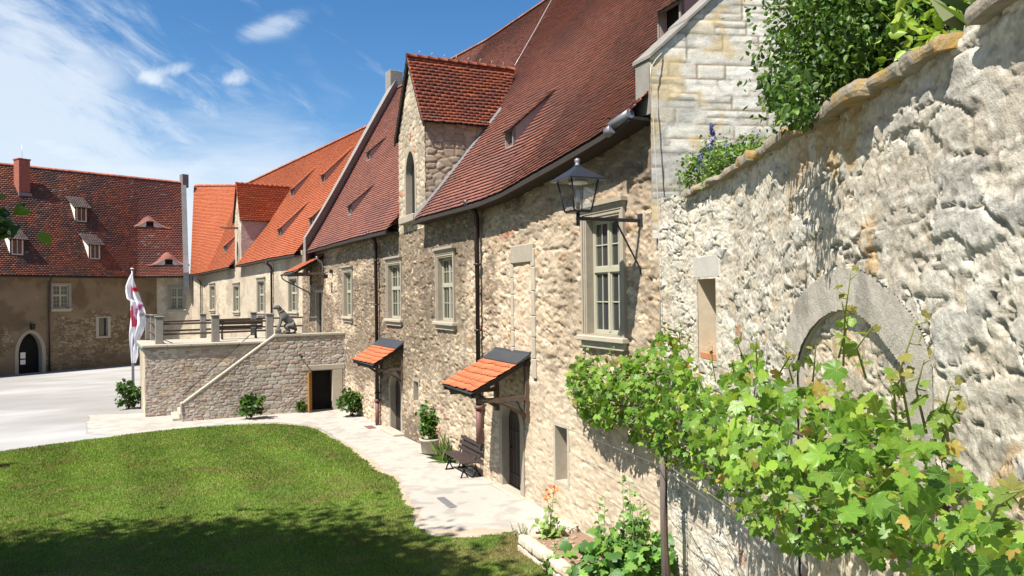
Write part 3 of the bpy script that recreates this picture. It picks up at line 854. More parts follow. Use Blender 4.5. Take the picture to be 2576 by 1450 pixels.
hall = empty('great_hall', W((S_C0 + S_M2) / 2, 0, gz(-4, 27)), 'long rubble stone hall with steep brown tiled roof, gabled dormer and two tiled door canopies', 'building')
TH = .19
winA = pwin(1469, 1577, 507, 846); winB = pwin(1100, 1147, 622, 810); winC = pwin(975, 1011.5, 646, 803); winD = pwin(865, 888.5, 669, 797); winE = pwin(727, 751, 689, 785, b=S_H)
def px_rect(xl, xr, yt, yb, a=S_C0, b=SV[-1]):
    s1, _ = ww(xl, (yt + yb) / 2, a, b); s0, _ = ww(xr, (yt + yb) / 2, a, b); xc = (xl + xr) / 2
    return s0, s1, ww(xc, yb, a, b)[1], ww(xc, yt, a, b)[1]
doorN = px_rect(1262, 1319, 1022, 1245)     # near doorway under the larger canopy
doorN = (doorN[0] + .12, doorN[0] + 1.22, gz(0, 17) - .02, doorN[0])
dN = (doorN[0], doorN[1], gz(0, 17) - .03, EYE - 3.05, EYE - 2.55)
sM0, _ = ww(1012, 1040); dM = (sM0 + .10, sM0 + 1.35, EYE - 4.92, EYE - 3.35, EYE - 2.85)
doorT_s, _ = ww(815, 760); dT = (doorT_s + .35, doorT_s + 1.55, EYE - 2.07, EYE - .1, EYE + .25)
slot1 = px_rect(1041, 1053, 960, 1010)
niche = px_rect(1398, 1428, 1075, 1215)
blk = px_rect(1294, 1340, 662, 878)
holes = [hole_of(*winA), hole_of(*winB), hole_of(*winC), hole_of(*winD), hole_of(*winE),
         ('arch',) + dN, ('arch',) + dM, ('rect', dT[0], dT[1], dT[2], dT[4]),
         ('rect', slot1[0], slot1[1], slot1[2], slot1[3]), ('rect', niche[0], niche[1], niche[2], niche[3])]
E = eave_pts([(1622, 268), (1597, 282), (1500, 344), (1400, 404), (1258, 484), (1200, 508), (1100, 536), (1055, 549), (1000, 572), (880, 602), (762, 635)], .45, S_C0, S_M2)
E = sorted(E, key=lambda q: q[0])
BLK = ((blk[0] + blk[1]) / 2, (blk[1] - blk[0]) / 2 + .1, blk[2] - .2, blk[3])
def below_eave(E_):
    return lambda s, z: z < np.interp(s, [q[0] for q in E_], [q[1][2] for q in E_]) + .26
steps = []; s = S_C0
while s < S_M2:
    steps.append(s); p = W(s); s += max(.024, .0020 * p.y)
cuts = [c for h in holes for c in h[1:3]]
sa = grid_axis(S_C0, S_M2, np.array(steps), cuts)
za = grid_axis(-.75, 8.05, .026, [c for h in holes for c in h[3:5]])
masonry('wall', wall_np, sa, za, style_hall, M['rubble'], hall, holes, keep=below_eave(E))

for nm, w_, rows in (('A', winA, (2, 2)), ('B', winB, (2, 2)), ('C', winC, (2, 2)), ('D', winD, (2, 2))):
    stone_window(hall, *w_, rows=rows)
# blocked-up window beside the large one
m = wall_frame((blk[0] + blk[1]) / 2); w_ = (blk[1] - blk[0]) / 2
m.bbox(-w_ - .12, w_ + .10, -.05, .055, blk[3], blk[3] + .42, .02)
o_ = m.build('lintel', M['stonetrim'], hall)
m = wall_frame((blk[0] + blk[1]) / 2); zz = blk[3] + .3
while zz > blk[2] - .5:
    h_ = random.uniform(.3, .62); m.bbox(-w_ - random.uniform(.14, .2), -w_, -.05, .05, zz - h_ + .01, zz, .015); zz -= h_
m.build('stone_jamb', M['stonelight'], hall); m = wall_frame((blk[0] + blk[1]) / 2); zz = blk[3]
while zz > blk[2]:
    h_ = random.uniform(.3, .62); m.bbox(w_, w_ + random.uniform(.12, .17), -.05, .045, zz - h_ + .01, zz, .015); zz -= h_
m.build('stone_jamb', M['stonelight'], hall)
# dressed quoin strip under and beside the small window of the gable door
def doorway(parent, d, kind, depth=.22, matd='door', surround=.16):
    s0, s1, z0, zs, zt = d
    m = wall_frame((s0 + s1) / 2); c = (s0 + s1) / 2; w = (s1 - s0) / 2
    if kind == 'arch':
        inn = [(x, z) for x, z in arch_pts(-w + .03, w - .03, z0, zs, zt - .02)]; out = arch_pts(-w - surround, w + surround, z0, zs, zt + surround)
    else: inn = rect(-w, w, z0, zt); out = rect(-w - surround, w + surround, z0, zt + surround)
    m.ring(out, inn, .04, -depth)
    f = m.build('door_surround', M['stonetrim'], parent)
    m = wall_frame(c); m.prism(inn if kind == 'arch' else rect(-w, w, z0, zt), -depth + .02, -depth + .07)
    for i in range(1, 6):
        x = -w + 2 * w * i / 6; m.box(x - .006, x + .006, -depth + .07, -depth + .078, z0 + .05, zs)
    for z in (z0 + .35, zs - .25): m.box(-w + .06, w - .1, -depth + .078, -depth + .09, z, z + .05)
    dd = m.build('door', M[matd], parent)
    m = wall_frame(c); m.tube([(w - .22, -depth + .07, z0 + 1.0), (w - .22, -depth + .13, z0 + 1.0), (w - .34, -depth + .13, z0 + 1.0)], .012, 6)
    m.build('handle', M['iron'], dd)
    return dd
doorway(hall, dN, 'arch'); doorway(hall, dM, 'arch', .24)
doorway(hall, (dT[0], dT[1], dT[2], dT[4], dT[4]), 'rect', .2, surround=.14)
def recess(parent, r, depth, name='niche', mat='stonelight', lintel=False):
    m = wall_frame((r[0] + r[1]) / 2); w = (r[1] - r[0]) / 2
    m.ring(rect(-w - .08, w + .08, r[2] - .08, r[3] + .08), rect(-w, w, r[2], r[3]), .012, -depth); m.box(-w - .05, w + .05, -depth - .05, -depth + .01, r[2] - .05, r[3] + .05)
    return m.build(name, M[mat], parent)
recess(hall, slot1, .35, 'slot_opening', 'stonetrim'); recess(hall, niche, .30, 'niche', 'stonelight')
# stone step and boundary ball by the middle doorway
m = wall_frame((dM[0] + dM[1]) / 2); m.bbox(-.95, .75, .0, .42, EYE - 5.05, EYE - 4.80, .03); m.build('doorstep', M['stonelight'], hall)
m = wall_frame((dN[0] + dN[1]) / 2); m.bbox(-.75, .75, -.3, .22, EYE - 4.9, EYE - 4.60, .03); m.build('doorstep', M['stonelight'], hall)

# roof
RL = np.array([(10.25, 13.95, EYE + 12.6), (1.8, 32.9, EYE + 13.1), (-3.3, 44.2, EYE + 14.0), (-8.1, 49.7, EYE + 13.7)])
rl = np.concatenate([[0], np.cumsum(np.linalg.norm(np.diff(RL, axis=0), axis=1))])
def ridge_at(f, R_, r_): return tuple(np.interp(f * r_[-1], r_, R_[:, i]) for i in range(3))
Epts = [e[1] for e in E]; _, eu = poly_u(Epts)
roofM = Roof(Epts, [ridge_at(u / eu[-1], RL, rl) for u in eu], .30)
EZ = lambda s: float(np.interp(s, [e[0] for e in E], [e[1][2] for e in E]))
# dormer placed on the wall line
dsN, _ = ww(1071, 450, S_C0, S_M2); dsF, _ = ww(1004, 450, S_C0, S_M2)
def u_of_s(roof, s, off=.45):
    p = W(s, off); P = roof.E; best = None
    uu = np.linspace(0, roof.L, 2000); q = roof.S(uu, np.zeros(2000)); return float(uu[np.argmin(np.hypot(q[:, 0] - p.x, q[:, 1] - p.y))])
uN, uF = u_of_s(roofM, dsN), u_of_s(roofM, dsF)
def dormer_clip(roof, sN, sF, vmax):
    p = W(sN); dd, oo = wdir((sN + sF) / 2); w_ = (W(sF) - p).dot(dd)
    def f(u, v):
        P = roof.S(u, v); q = (P[..., 0] - p.x) * dd.x + (P[..., 1] - p.y) * dd.y
        return (q > -.02) & (q < w_ + .02) & (v < vmax)
    return f
clipM = dormer_clip(roofM, dsN, dsF, .10)
tiles('roof', roofM, col_brown, hall, .18, .165, clipM, .042, 7)
ridge('ridge_tiles', [tuple(np.array(q) + (0, 0, .02)) for q in roofM.R], np.array([.30, .14, .10]), hall, .13)
def eave_board(name, roof, parent, skip=None):
    m = MB(); uu = np.linspace(0, roof.L, 90); P = roof.S(uu, uu * 0); Q = roof.S(uu, uu * 0 + .012)
    for i in range(89):
        if skip and skip(uu[i]): continue
        a, b = Vector(P[i]), Vector(P[i + 1]); n = Vector((-(b - a).y, (b - a).x, 0)).normalized()
        if n.dot(Vector(roof.R[0]) - Vector(roof.E[0])) < 0: n = -n
        for (z0, z1, o0, o1) in ((-.13, -.04, -.01, .06), (-.10, -.05, .06, .62)):
            pts = [tuple(p + n * oo + Vector((0, 0, zz))) for p in (a, b) for oo in (o0, o1) for zz in (z0, z1)]
            m.add(pts, [(0, 1, 3, 2), (4, 6, 7, 5), (0, 4, 5, 1), (2, 3, 7, 6), (0, 2, 6, 4), (1, 5, 7, 3)])
    return m.build(name, M['board'], parent)
eave_board('eave_board', roofM, hall, lambda u: u > uN - .1); eave_board('eave_board', roofM, hall, lambda u: u < uF)
def rear_slope(roof, parent, mat='tile', colr=(.2, .08, .06), drop=1.0):
    R_ = roof.R; E_ = roof.E; V = []; n = len(R_)
    for i in range(n):
        h = R_[i] - E_[i]; V.append(R_[i] - (0, 0, .03)); V.append((R_[i][0] + h[0] * drop, R_[i][1] + h[1] * drop, R_[i][2] - h[2] * drop))
    F = [];
    for i in range(n - 1): F += [2 * i, 2 * i + 1, 2 * i + 3, 2 * i + 2]
    np_mesh('rear_roof', np.array(V), np.array(F), np.full(n - 1, 4), M[mat], parent, np.array([colr] * len(V)))
rear_slope(roofM, hall)
def sweep_verge(name, roof, u0, u1, below, above, mat, parent, vs=None, cap=True, capk=1.0, nv=22, step=False):
    """parapet that follows the roof slope between two roof positions"""
    m = MB(); vs = vs or np.linspace(-.012, 1.0, nv); m_pts = []
    for v in vs:
        a = Vector(roof.S(u0, max(v, 0))); b = Vector(roof.S(u1, max(v, 0)))
        if v < 0:
            dd = (Vector(roof.S(u0, .02)) - Vector(roof.S(u0, 0))); a -= dd * .5; b -= dd * .5
        m_pts += [a - Vector((0, 0, below)), a + Vector((0, 0, above)), b + Vector((0, 0, above)), b - Vector((0, 0, below))]
    F = []
    for i in range(len(vs) - 1):
        k = i * 4
        for j in range(4): F.append((k + j, k + (j + 1) % 4, k + 4 + (j + 1) % 4, k + 4 + j))
    F.append((0, 1, 2, 3)); k = (len(vs) - 1) * 4; F.append((k, k + 1, k + 2, k + 3))
    m.add([tuple(p) for p in m_pts], F)
    if cap:
        t = Vector(roof.S((u0 + u1) / 2, .985)); m.o = t; d = (Vector(roof.S(u1, 1)) - Vector(roof.S(u0, 1))).normalized(); m.X = d; m.Y = Vector((-d.y, d.x, 0)); m.Z = Vector((0, 0, 1))
        L_ = ((u1 - u0) / 2 + .12) * capk; m.bbox(-L_, L_, -.45 * capk, .45 * capk, -.3, above + .55, .03)
    return m.build(name, mat, parent)
M['verge'] = plain_mat('grey_mortared_parapet', (0.25, 0.23, 0.205), 0.92, namp=.28, nscale=6, bump=.6, bscale=25)
sweep_verge('firewall_parapet', roofM, roofM.L - .95, roofM.L - .40, 1.2, .80, M['verge'], hall)
# lead strips and the small spout at the near eave
p = roofM.S(.25, 0); m = MB(p, *(lambda d, o: (d, o, (0, 0, 1)))(*wdir(S_C0 + 1)))
m.tube([(-.22, -.02, .05), (.28, .03, -.06)], .085, 10); m.tube([(.20, .06, -.12), (.34, .08, -.17)], .085, 10, .09)
m.build('gutter_spout', plain_mat('weathered_zinc', (.22, .22, .24), .5, .4), hall)

# gable wall of dressed blocks, running back from the corner
GN = Vector((.99, .14, 0)).normalized()
def gmap(P0, d, flip):
    f0 = planar(P0, d)
    def f(S):
        x, y, ox, oy = f0(S); return x, y, ox * flip, oy * flip
    return f
g0 = (W(S_C0).x - .12 * GN.x, W(S_C0).y - .12 * GN.y)
gtop = lambda S: EYE + 3.85 + S * .95 + np.maximum(0, S - 1.25) * .42
masonry('gable_wall', gmap(g0, GN, -1), grid_axis(0, 9.0, .035), grid_axis(EYE + .9, EYE + 9, .03), style_ashlar, M['rough'], hall, keep=lambda s, z: z < gtop(s))
dd_, oo_ = wdir(S_C0 + .1)
m = MB((g0[0], g0[1], 0), GN, dd_, (0, 0, 1))
m.prism([(0, EYE + 2.95), (9, EYE + 2.95), (9, gtop(9)), (1.25, gtop(1.25)), (0, gtop(0))], .02, .42); m.build('gable_core', M['stonegrey'], hall)
m = MB((g0[0], g0[1], 0), GN, dd_, (0, 0, 1))
n_ = 14
for i in range(n_):
    a, b = i * 9 / n_, (i + 1) * 9 / n_ - .02
    m.prism([(a - .03, gtop(a) + .0), (b, gtop(b) + .0), (b, gtop(b) + .055), (a - .03, gtop(a) + .055)], -.05 - random.uniform(0, .02), .46)
m.build('gable_coping', M['stonegrey'], hall)
# lightning conductor and cable down the corner
m = MB()
cp = [at_depth(1778, -4, 12.6), at_depth(1712, 84, 12.35), at_depth(1650, 150, 12.0), at_depth(1637, 172, 11.95), at_depth(1640, 250, 11.95), at_depth(1655, 500, 11.95), at_depth(1658, 640, 11.95), at_depth(1664, 880, 11.95)]
m.tube(cp, .008, 6); m.build('lightning_cable', M['wire'], hall)
m = MB(); uu = np.linspace(0, 1, 12)
l0, l1 = roofM.hit(1388, 6), roofM.hit(1296, 172)
m.tube([Vector(roofM.S(l0[0] + (l1[0] - l0[0]) * q, l0[1] + (l1[1] - l0[1]) * q)) + Vector((-.03, -.05, .07)) for q in np.linspace(0, 1, 9)], .014, 5)
m.build('lightning_rod', M['wire'], hall)

def gabled_dormer(parent, sN, sF, zbase, z_eaveN, z_apex, wr, we, colf, mats, style, sidestyle, win, tw=.18, seed=3, roof_over=.14, topslit=True):
    """wall dormer with its gable flush with the facade: wr, we = how far ridge and eaves run back into the roof"""
    d, o = wdir((sN + sF) / 2); back = -o; c = (sN + sF) / 2; hw = (sF - sN) / 2
    dm = bpy.data.objects.new('dormer', None); 
    zr = lambda S: np.where(abs(S - c) > hw, -9, z_eaveN + (z_apex - z_eaveN) * np.clip(1 - abs(S - c) / hw, 0, 1) ** 1.06 * .97)
    front = masonry('dormer', wall_np, grid_axis(sN, sF, .03, win[1:3]), grid_axis(zbase, z_apex, .03, win[3:5]), style, mats[0], parent, [win], keep=lambda s, z: z < zr(s))
    # cheeks
    for sgn, ss in ((-1, sN), (1, sF)):
        P = W(ss); f0 = planar((P.x, P.y), (back.x, back.y)); 
        fl = 1.0
        def f(S, f0=f0, sgn=sgn):
            x, y, ox, oy = f0(S); q = 1 if (ox.flat[0] * d.x + oy.flat[0] * d.y) * sgn > 0 else -1
            return x, y, ox * q, oy * q
        masonry('dormer_cheek', f, grid_axis(0, we + .9, .035), grid_axis(zbase, z_eaveN + .12, .035), sidestyle, mats[1], front)
    # roof slopes
    roofs = []
    for sgn in (-1, 1):
        ee = c + sgn * (hw + .17); dz = (z_apex - z_eaveN) / hw * .17
        def pt(s, w, z): q = W(s); return (q.x + back.x * w, q.y + back.y * w, z)
        Ev = [pt(ee, -roof_over, z_eaveN - dz * .35), pt(ee, we + .35, z_eaveN - dz * .35)]
        Rv = [pt(c, -roof_over, z_apex + .06), pt(c, wr + .25, z_apex + .04)]
        rf = Roof(Ev, Rv, .16); roofs.append(rf)
        tiles('dormer_roof', rf, colf, front, tw, .165, None, .040, seed + sgn)
        m = MB(); nn = 10; P_ = [Vector(rf.S(0.01, q)) for q in np.linspace(0, 1, nn)]
        for i in range(nn - 1):
            a, b = P_[i], P_[i + 1]
            pts = [tuple(p + o * oo + Vector((0, 0, zz))) for p in (a, b) for oo in (.0, -.05) for zz in (-.17, -.02)]
            m.add(pts, [(0, 1, 3, 2), (4, 6, 7, 5), (0, 4, 5, 1), (2, 3, 7, 6), (0, 2, 6, 4), (1, 5, 7, 3)])
        m.build('barge_board', M['board'], front)
    ridge('dormer_ridge', [roofs[0].R[0] + (0, 0, .03), roofs[0].R[1] + (0, 0, .03)], np.array([.36, .11, .06]) if colf is not col_orange else np.array([.5, .13, .05]), front, .11)
    r0, r1 = Vector(roofs[0].R[0]), Vector(roofs[0].R[1])
    for i in range(1, 9):
        m = MB(); q = r0.lerp(r1, i / 9); m.tube([q + Vector((0, 0, .1)), q + Vector((0, 0, .2)), q + Vector((.03, 0, .26))], .008, 4); m.build('ridge_hook', M['wire'], front)
    return front, roofs
dz0 = EYE + 2.2
winL = (dsN + (dsF - dsN) * .36, dsN + (dsF - dsN) * .70)
t_c = W((dsN + dsF) / 2).y
zc_ = lambda y: EYE + (745 - y) / 1860 * t_c
winDor = ('arch', winL[0], winL[1], zc_(540), zc_(440), zc_(378))
dormer1, dr1 = gabled_dormer(hall, dsN, dsF, dz0, EYE + 5.62, EYE + 8.0, 3.6, 2.35, col_dormer, (M['rubble'], M['rubble']), style_dormer, style_dormer, winDor)
m = wall_frame((winL[0] + winL[1]) / 2); w_ = (winL[1] - winL[0]) / 2
inn = arch_pts(-w_, w_, zc_(540), zc_(440), zc_(378)); out = arch_pts(-w_ - .17, w_ + .17, zc_(540) - .02, zc_(440), zc_(378) + .2)
m.ring(out, inn, .03, -.26); wf = m.build('window_surround', M['stonetrim'], dormer1)
m = wall_frame((winL[0] + winL[1]) / 2); m.prism(inn, -.25, -.20); m.build('window_opening', M['dark'], dormer1)
m = wall_frame((winL[0] + winL[1]) / 2); m.bbox(-w_ - .3, w_ + .3, -.2, .22, zc_(540) - .28, zc_(540) - .02, .03); m.build('sill', M['stonetrim'], dormer1)
m = wall_frame((winL[0] + winL[1]) / 2); m.box(-.13, .13, -.01, .02, zc_(352), zc_(333)); m.build('brick_patch', plain_mat('red_brick_patch', (.32, .12, .07), .9), dormer1)
# pale flashing where the cheek meets the roof
def roof_w(roof, s, w):
    """roof height above a wall point moved back by w"""
    q = W(s, -w); U = u_of_s(roof, s); vv = np.linspace(0, 1, 300); P = roof.S(np.full(300, U), vv)
    bk = -wdir(s)[1]; d0 = (P[:, 0] - W(s).x) * bk.x + (P[:, 1] - W(s).y) * bk.y
    return float(np.interp(w, d0, P[:, 2]))
m = MB(); pts = []
for w in np.linspace(-.42, 2.6, 12): q = W(dsN - .05, -w); pts.append(Vector((q.x, q.y, roof_w(roofM, dsN, w) + .05)))
for a, b in zip(pts[:-1], pts[1:]):
    d, o = wdir(dsN); X_ = d * -.07
    m.add([tuple(a + Vector((0, 0, .10))), tuple(a + X_), tuple(b + X_), tuple(b + Vector((0, 0, .10))), tuple(a - Vector((0, 0, .05))), tuple(b - Vector((0, 0, .05)))], [(0, 1, 2, 3), (0, 4, 1), (3, 2, 5), (1, 4, 5, 2), (0, 3, 5, 4)])
m.build('flashing', plain_mat('dull_grey_flashing', (.15, .15, .155), .7, .1), dormer1)

def lucarne(parent, roof, x, y, w, h, tanr, colf, name='roof_vent', window=False, sidemat='plasterpink', tm=None, over=.06, label=None, reach=1.0):
    """little shed dormer standing on the slope at picture point x, y (foot of its opening)"""
    u, v = roof.hit(x, y); p = Vector(roof.S(u, v))
    a = (Vector(roof.S(u + .2, v)) - Vector(roof.S(u - .2, v))); a.z = 0; a.normalize()
    up = Vector(roof.S(u, min(v + .02, 1))) - p; o = Vector((-a.y, a.x, 0))
    if o.dot(up) > 0: o = -o
    tr = up.z / -o.dot(up); hwid = w / 2; L = h / (tr - tanr) * reach
    m = MB(p, a, -o, (0, 0, 1)); nrm = Vector(roof.N(np.array(u), np.array(v)))
    j = .05
    m.ring([(-hwid - j, -.12), (hwid + j, -.12), (hwid + j, h), (-hwid - j, h)], [(-hwid, .04), (hwid, .04), (hwid, h - .04), (-hwid, h - .04)], -.02, .07)
    body = m.build(name, M['stonegrey'] if not window else M['darkwood'], parent)
    if label: body['label'] = label
    m = MB(p, a, -o, (0, 0, 1))
    for sg in (-1, 1):
        x0 = sg * (hwid + j); x1 = x0 - sg * .06
        m.add([(xx, yy, zz) for xx in (x0, x1) for (yy, zz) in ((.01, -.10), (.01, h), (L, h + L * tanr + .02))], [(0, 1, 2), (3, 5, 4), (0, 3, 4, 1), (1, 4, 5, 2), (2, 5, 3, 0)])
    m.build('vent_cheek', M[sidemat], body)
    m = MB(p, a, -o, (0, 0, 1)); m.box(-hwid - .02, hwid + .02, .16 if not window else .05, .20 if not window else .07, -.05, h); m.build('pane' if window else 'vent_opening', M['glass'] if window else M['dark'], body)
    if window:
        m = MB(p, a, -o, (0, 0, 1)); m.ring(rect(-hwid + .04, hwid - .04, .06, h - .06), rect(-hwid + .12, hwid - .12, .14, h - .14), -.01, .05); m.box(-.02, .02, .0, .045, .12, h - .12)
        m.build('sash', M['framewhite'], body)
    e = over
    def q(xx, yy, zz): return tuple(p + a * xx - o * yy + Vector((0, 0, zz)))
    Ev = [q(-hwid - j - e, -e - .05, h - (e + .05) * tanr + .02), q(hwid + j + e, -e - .05, h - (e + .05) * tanr + .02)]
    Rv = [q(-hwid - j - e, L, h + L * tanr + .03), q(hwid + j + e, L, h + L * tanr + .03)]
    tiles('vent_roof', Roof(Ev, Rv), colf, body, .17, .14, None, .026, int(x), mat=tm)
    return body
lucarne(hall, roofM, 1283, 372, .42, .50, .86, col_brown, label='tiled roof vent right of the gabled dormer')
lucarne(hall, roofM, 927, 404, .42, .50, .86, col_brown)
lucarne(hall, roofM, 880, 541, .42, .50, .86, col_brown)
lucarne(hall, roofM, 1683, 118, .62, .78, .80, col_brown, label='large tiled roof opening beside the gable')

def canopy(parent, sN, sF, z_top, drop, w, colf=col_canopy, lead=.30, gut=False, label=None, braces=True, sag=0):
    """lean-to canopy of orange tiles on timber brackets"""
    m = wall_frame((sN + sF) / 2); h = (sF - sN) / 2; sl = drop / w
    fr = m
    for sg in (-1, 1):
        x0, x1 = sg * (h - .06), sg * (h - .18)
        a, b = min(x0, x1), max(x0, x1)
        m.add([(xx, yy, zz) for xx in (a, b) for (yy, zz) in ((.02, z_top - .14), (.02, z_top - .03), (w - .04, z_top - drop - .04), (w - .04, z_top - drop - .14))], [(0, 1, 2, 3), (7, 6, 5, 4), (0, 4, 5, 1), (1, 5, 6, 2), (2, 6, 7, 3), (3, 7, 4, 0)])
    m.box(-h + .02, h - .02, .0, .10, z_top - .22, z_top - .10)
    m.box(-h + .02, h - .02, w - .16, w - .07, z_top - drop - .13, z_top - drop - .05)
    body = m.build('door_canopy', M['darkwood'], parent)
    if label: body['label'] = label
    for sg in (-1, 1):
        m = wall_frame((sN + sF) / 2); xx = sg * (h - .12)
        m.box(xx - .055, xx + .055, .0, .10, z_top - 1.45, z_top - .2)
        m.build('wall_post', M['beam'], body)
        m = wall_frame((sN + sF) / 2)
        m.box(xx - .05, xx + .05, .10, w - .08, z_top - drop - .16, z_top - drop - .05) if not braces else m.tube([(xx, .06, z_top - 1.35), (xx, w * .45, z_top - 1.0), (xx, w - .18, z_top - drop - .16)], .05, 6)
        m.build('brace', M['beam'], body)
        if braces:
            m = wall_frame((sN + sF) / 2); m.box(xx - .045, xx + .045, .10, w - .2, z_top - drop - .26, z_top - drop - .16); m.build('tie_beam', M['beam'], body)
    def q(s_, y_, z_): k = W((sN + sF) / 2); d, o = wdir((sN + sF) / 2); return (k.x + d.x * s_ + o.x * y_, k.y + d.y * s_ + o.y * y_, z_)
    yl = lead
    rf = Roof([q(-h, w, z_top - drop), q(h, w, z_top - drop)], [q(-h, yl, z_top - sl * yl), q(h, yl, z_top - sl * yl)])
    tiles('canopy_tiles', rf, colf, body, .155, .20, None, .026, 5)
    m = wall_frame((sN + sF) / 2)
    m.prism([(0, 0)] * 0 or [(-h - .02, 0), (h + .02, 0), (h + .02, .001), (-h - .02, .001)], 0, 0) if False else None
    z1 = z_top + .05; z2 = z_top - sl * (yl + .08) + .05
    m.add([(xx, yy, zz) for xx in (-h - .03, h + .03) for (yy, zz) in ((.0, z1 + .05), (.03, z1 + .05), (.06, z1 + .0), (yl + .06, z2), (yl + .06, z2 - .02), (.0, z1 - .05))], [(0, 1, 2, 3, 4, 5), (11, 10, 9, 8, 7, 6)] + [(i, (i + 1) % 6, (i + 1) % 6 + 6, i + 6) for i in range(6)])
    m.build('lead_flashing', M['lead'], body)
    if gut:
        m = wall_frame((sN + sF) / 2); zg = z_top - drop - .08
        m.tube([(-h - .05, w + .05, zg), (h + .1, w + .05, zg - .03)], .055, 8)
        m.tube([(h + .02, w + .05, zg - .04), (h + .02, w + .03, zg - .2), (h + .0, w - .15, zg - .34), (h - .02, .12, zg - .95), (h - .02, .07, zg - 1.1)], .035, 6)
        m.build('gutter', M['lead'], body)
    return body
cN0, _ = ww(1335, 905); cN1, _ = ww(1250, 878)
canopy(hall, cN0, cN1 + .05, EYE - 1.38, .72, 1.45, lead=.30, label='larger orange tiled canopy over the near doorway')
cM0, _ = ww(1015, 866); cM1, _ = ww(955, 858)
canopy(hall, cM0, cM1 - .2, EYE - 1.66, .68, 1.15, lead=.26, label='smaller orange tiled canopy over the middle doorway')
cT0, _ = ww(815, 660)
canopy(hall, cT0, cT0 + 2.9, EYE + 2.10, .80, 1.47, lead=.02, gut=True, braces=False, label='high canopy over the door on the stair terrace')

def downpipe(parent, x, ytop, ybot, off=.14, r=.05, hop=True, footc=True, zb=None, sw=None, mat='copperpipe', top=.45, label=None):
    s, zt = ww(x, ytop); zb = zb if zb is not None else on_wall(x, ybot, off)[1]
    s = sw if sw is not None else on_wall(x, (ytop + ybot) / 2, off)[0]
    m = wall_frame(s)
    m.tube([(-.0, top, zt + .06), (0, top - .04, zt - .06), (0, off + .04, zt - .26), (0, off, zt - .4), (0, off, zb + (.9 if footc else 0))], r, 9)
    for z in np.arange(zb + 1.2, zt - .5, 1.7): m.tube([(0, off, z), (0, off, z + .05)], r * 1.28, 9); m.box(-.012, .012, .0, off, z + .01, z + .035)
    pp = m.build('downpipe', M[mat], parent)
    if footc:
        m = wall_frame(s); m.tube([(0, off, zb), (0, off, zb + .92)], r * 1.02, 9); m.tube([(0, off, zb + .9), (0, off, zb + .99)], r * 1.5, 9); m.build('pipe_foot', M['rustpipe'], pp)
    return pp
downpipe(hall, 1202, 514, 1115, r=.08)
downpipe(hall, 947, 590, 1068, r=.08)
downpipe(hall, 812, 650, 700, r=.04, footc=False, mat='zinc')
# bulkhead lamp and cable by the terrace door
m = wall_frame(ww(836, 690)[0]); z_ = ww(836, 690)[1]
m.box(-.10, .10, .02, .12, z_ + .05, z_ + .22); m.tube([(0, .10, z_ + .12), (0, .34, z_ + .06), (0, .38, z_ - .02)], .02, 6); m.prism([(-.14, z_ - .2), (.14, z_ - .2), (.18, z_ - .02), (-.18, z_ - .02)], .25, .45)
tagp(m.build('floodlight', M['lantern']), 'small grey floodlight on the stone wall right of the terrace door', 'floodlight')

# ------------------------------------------------------------------ the orange-roofed wing
wing = empty('orange_roofed_wing', W((S_M2 + S_FA) / 2, 0, EYE - 5.3), 'stone wing with bright orange tiled roof and narrow gabled dormer beyond the terrace', 'building')
w3 = pwin(648, 668, 697, 786, a=S_M2, b=S_H); w2 = pwin(588, 604, 711, 784, a=S_M2, b=S_H); w1 = pwin(529, 542, 712, 780, a=S_M2, b=S_H)
wE = pwin(727, 751, 689, 785, a=S_M2 - 2, b=S_H)
E2 = sorted(eave_pts([(760, 636), (680, 650), (600, 667), (517, 685)], .45, S_M2, S_FA) , key=lambda q: q[0])
holesW = [hole_of(*q) for q in (w3, w2, w1, wE)]
sa = grid_axis(S_M2, S_H, .06, [c for h in holesW for c in h[1:3]]); za = grid_axis(-1.0, 7.35, .05, [c for h in holesW for c in h[3:5]])
masonry('wall', wall_np, sa, za, style_wing, M['rubble'], wing, holesW, keep=below_eave(E2))
for q in (w3, w2, w1, wE): stone_window(wing, *q)
pH = W(S_H, .35); E2p = [e[1] for e in E2] + [(pH.x, pH.y, EYE + 2.12)]
_, eu2 = poly_u(E2p)
RW = [(-8.3, 50.2, EYE + 12.6)] + [None] * 2 + [tuple(at_depth(613, 468, 69.5))] + [tuple(at_depth(488, 468, 71.0))]
R2 = []
for i, e in enumerate(E2p[:4]):
    f = eu2[i] / eu2[3]; a, b = np.array([-8.3, 50.2, EYE + 12.2]), np.array(RW[3]); R2.append(tuple(a + (b - a) * f))
R2.append(RW[4])
roofW = Roof(E2p, R2, .45)
sN2, _ = ww(607, 600, S_M2, S_FA); sF2, _ = ww(591, 600, S_M2, S_FA)
uN2, uF2 = u_of_s(roofW, sN2), u_of_s(roofW, sF2)
tiles('roof', roofW, col_orange, wing, .20, .20, dormer_clip(roofW, sN2, sF2, .10), .050, 9)
ridge('ridge_tiles', [tuple(np.array(q) + (0, 0, .02)) for q in roofW.R], np.array([.46, .15, .08]), wing, .15, step=.45)
eave_board('eave_board', roofW, wing, lambda u: u > uN2); eave_board('eave_board', roofW, wing, lambda u: u < uF2)
wc = (sN2 + sF2) / 2; tcw = W(wc).y
z2_ = lambda y: EYE + (751 - y) / 1860 * tcw
winW = ('arch', wc - .28, wc + .28, z2_(660), z2_(632), z2_(608))
dormer2, dr2 = gabled_dormer(wing, sN2, sF2, EYE + 1.9, z2_(552), z2_(464), 3.9, 2.9, col_orange, (M['rubble'], M['plasterpink']), style_wing, style_wing, winW, .2, 13)
m = wall_frame(wc); inn = arch_pts(-.28, .28, z2_(660), z2_(632), z2_(608)); m.ring(arch_pts(-.44, .44, z2_(660) - .1, z2_(632), z2_(608) + .16), inn, .04, -.3); m.build('window_surround', M['stonelight'], dormer2)
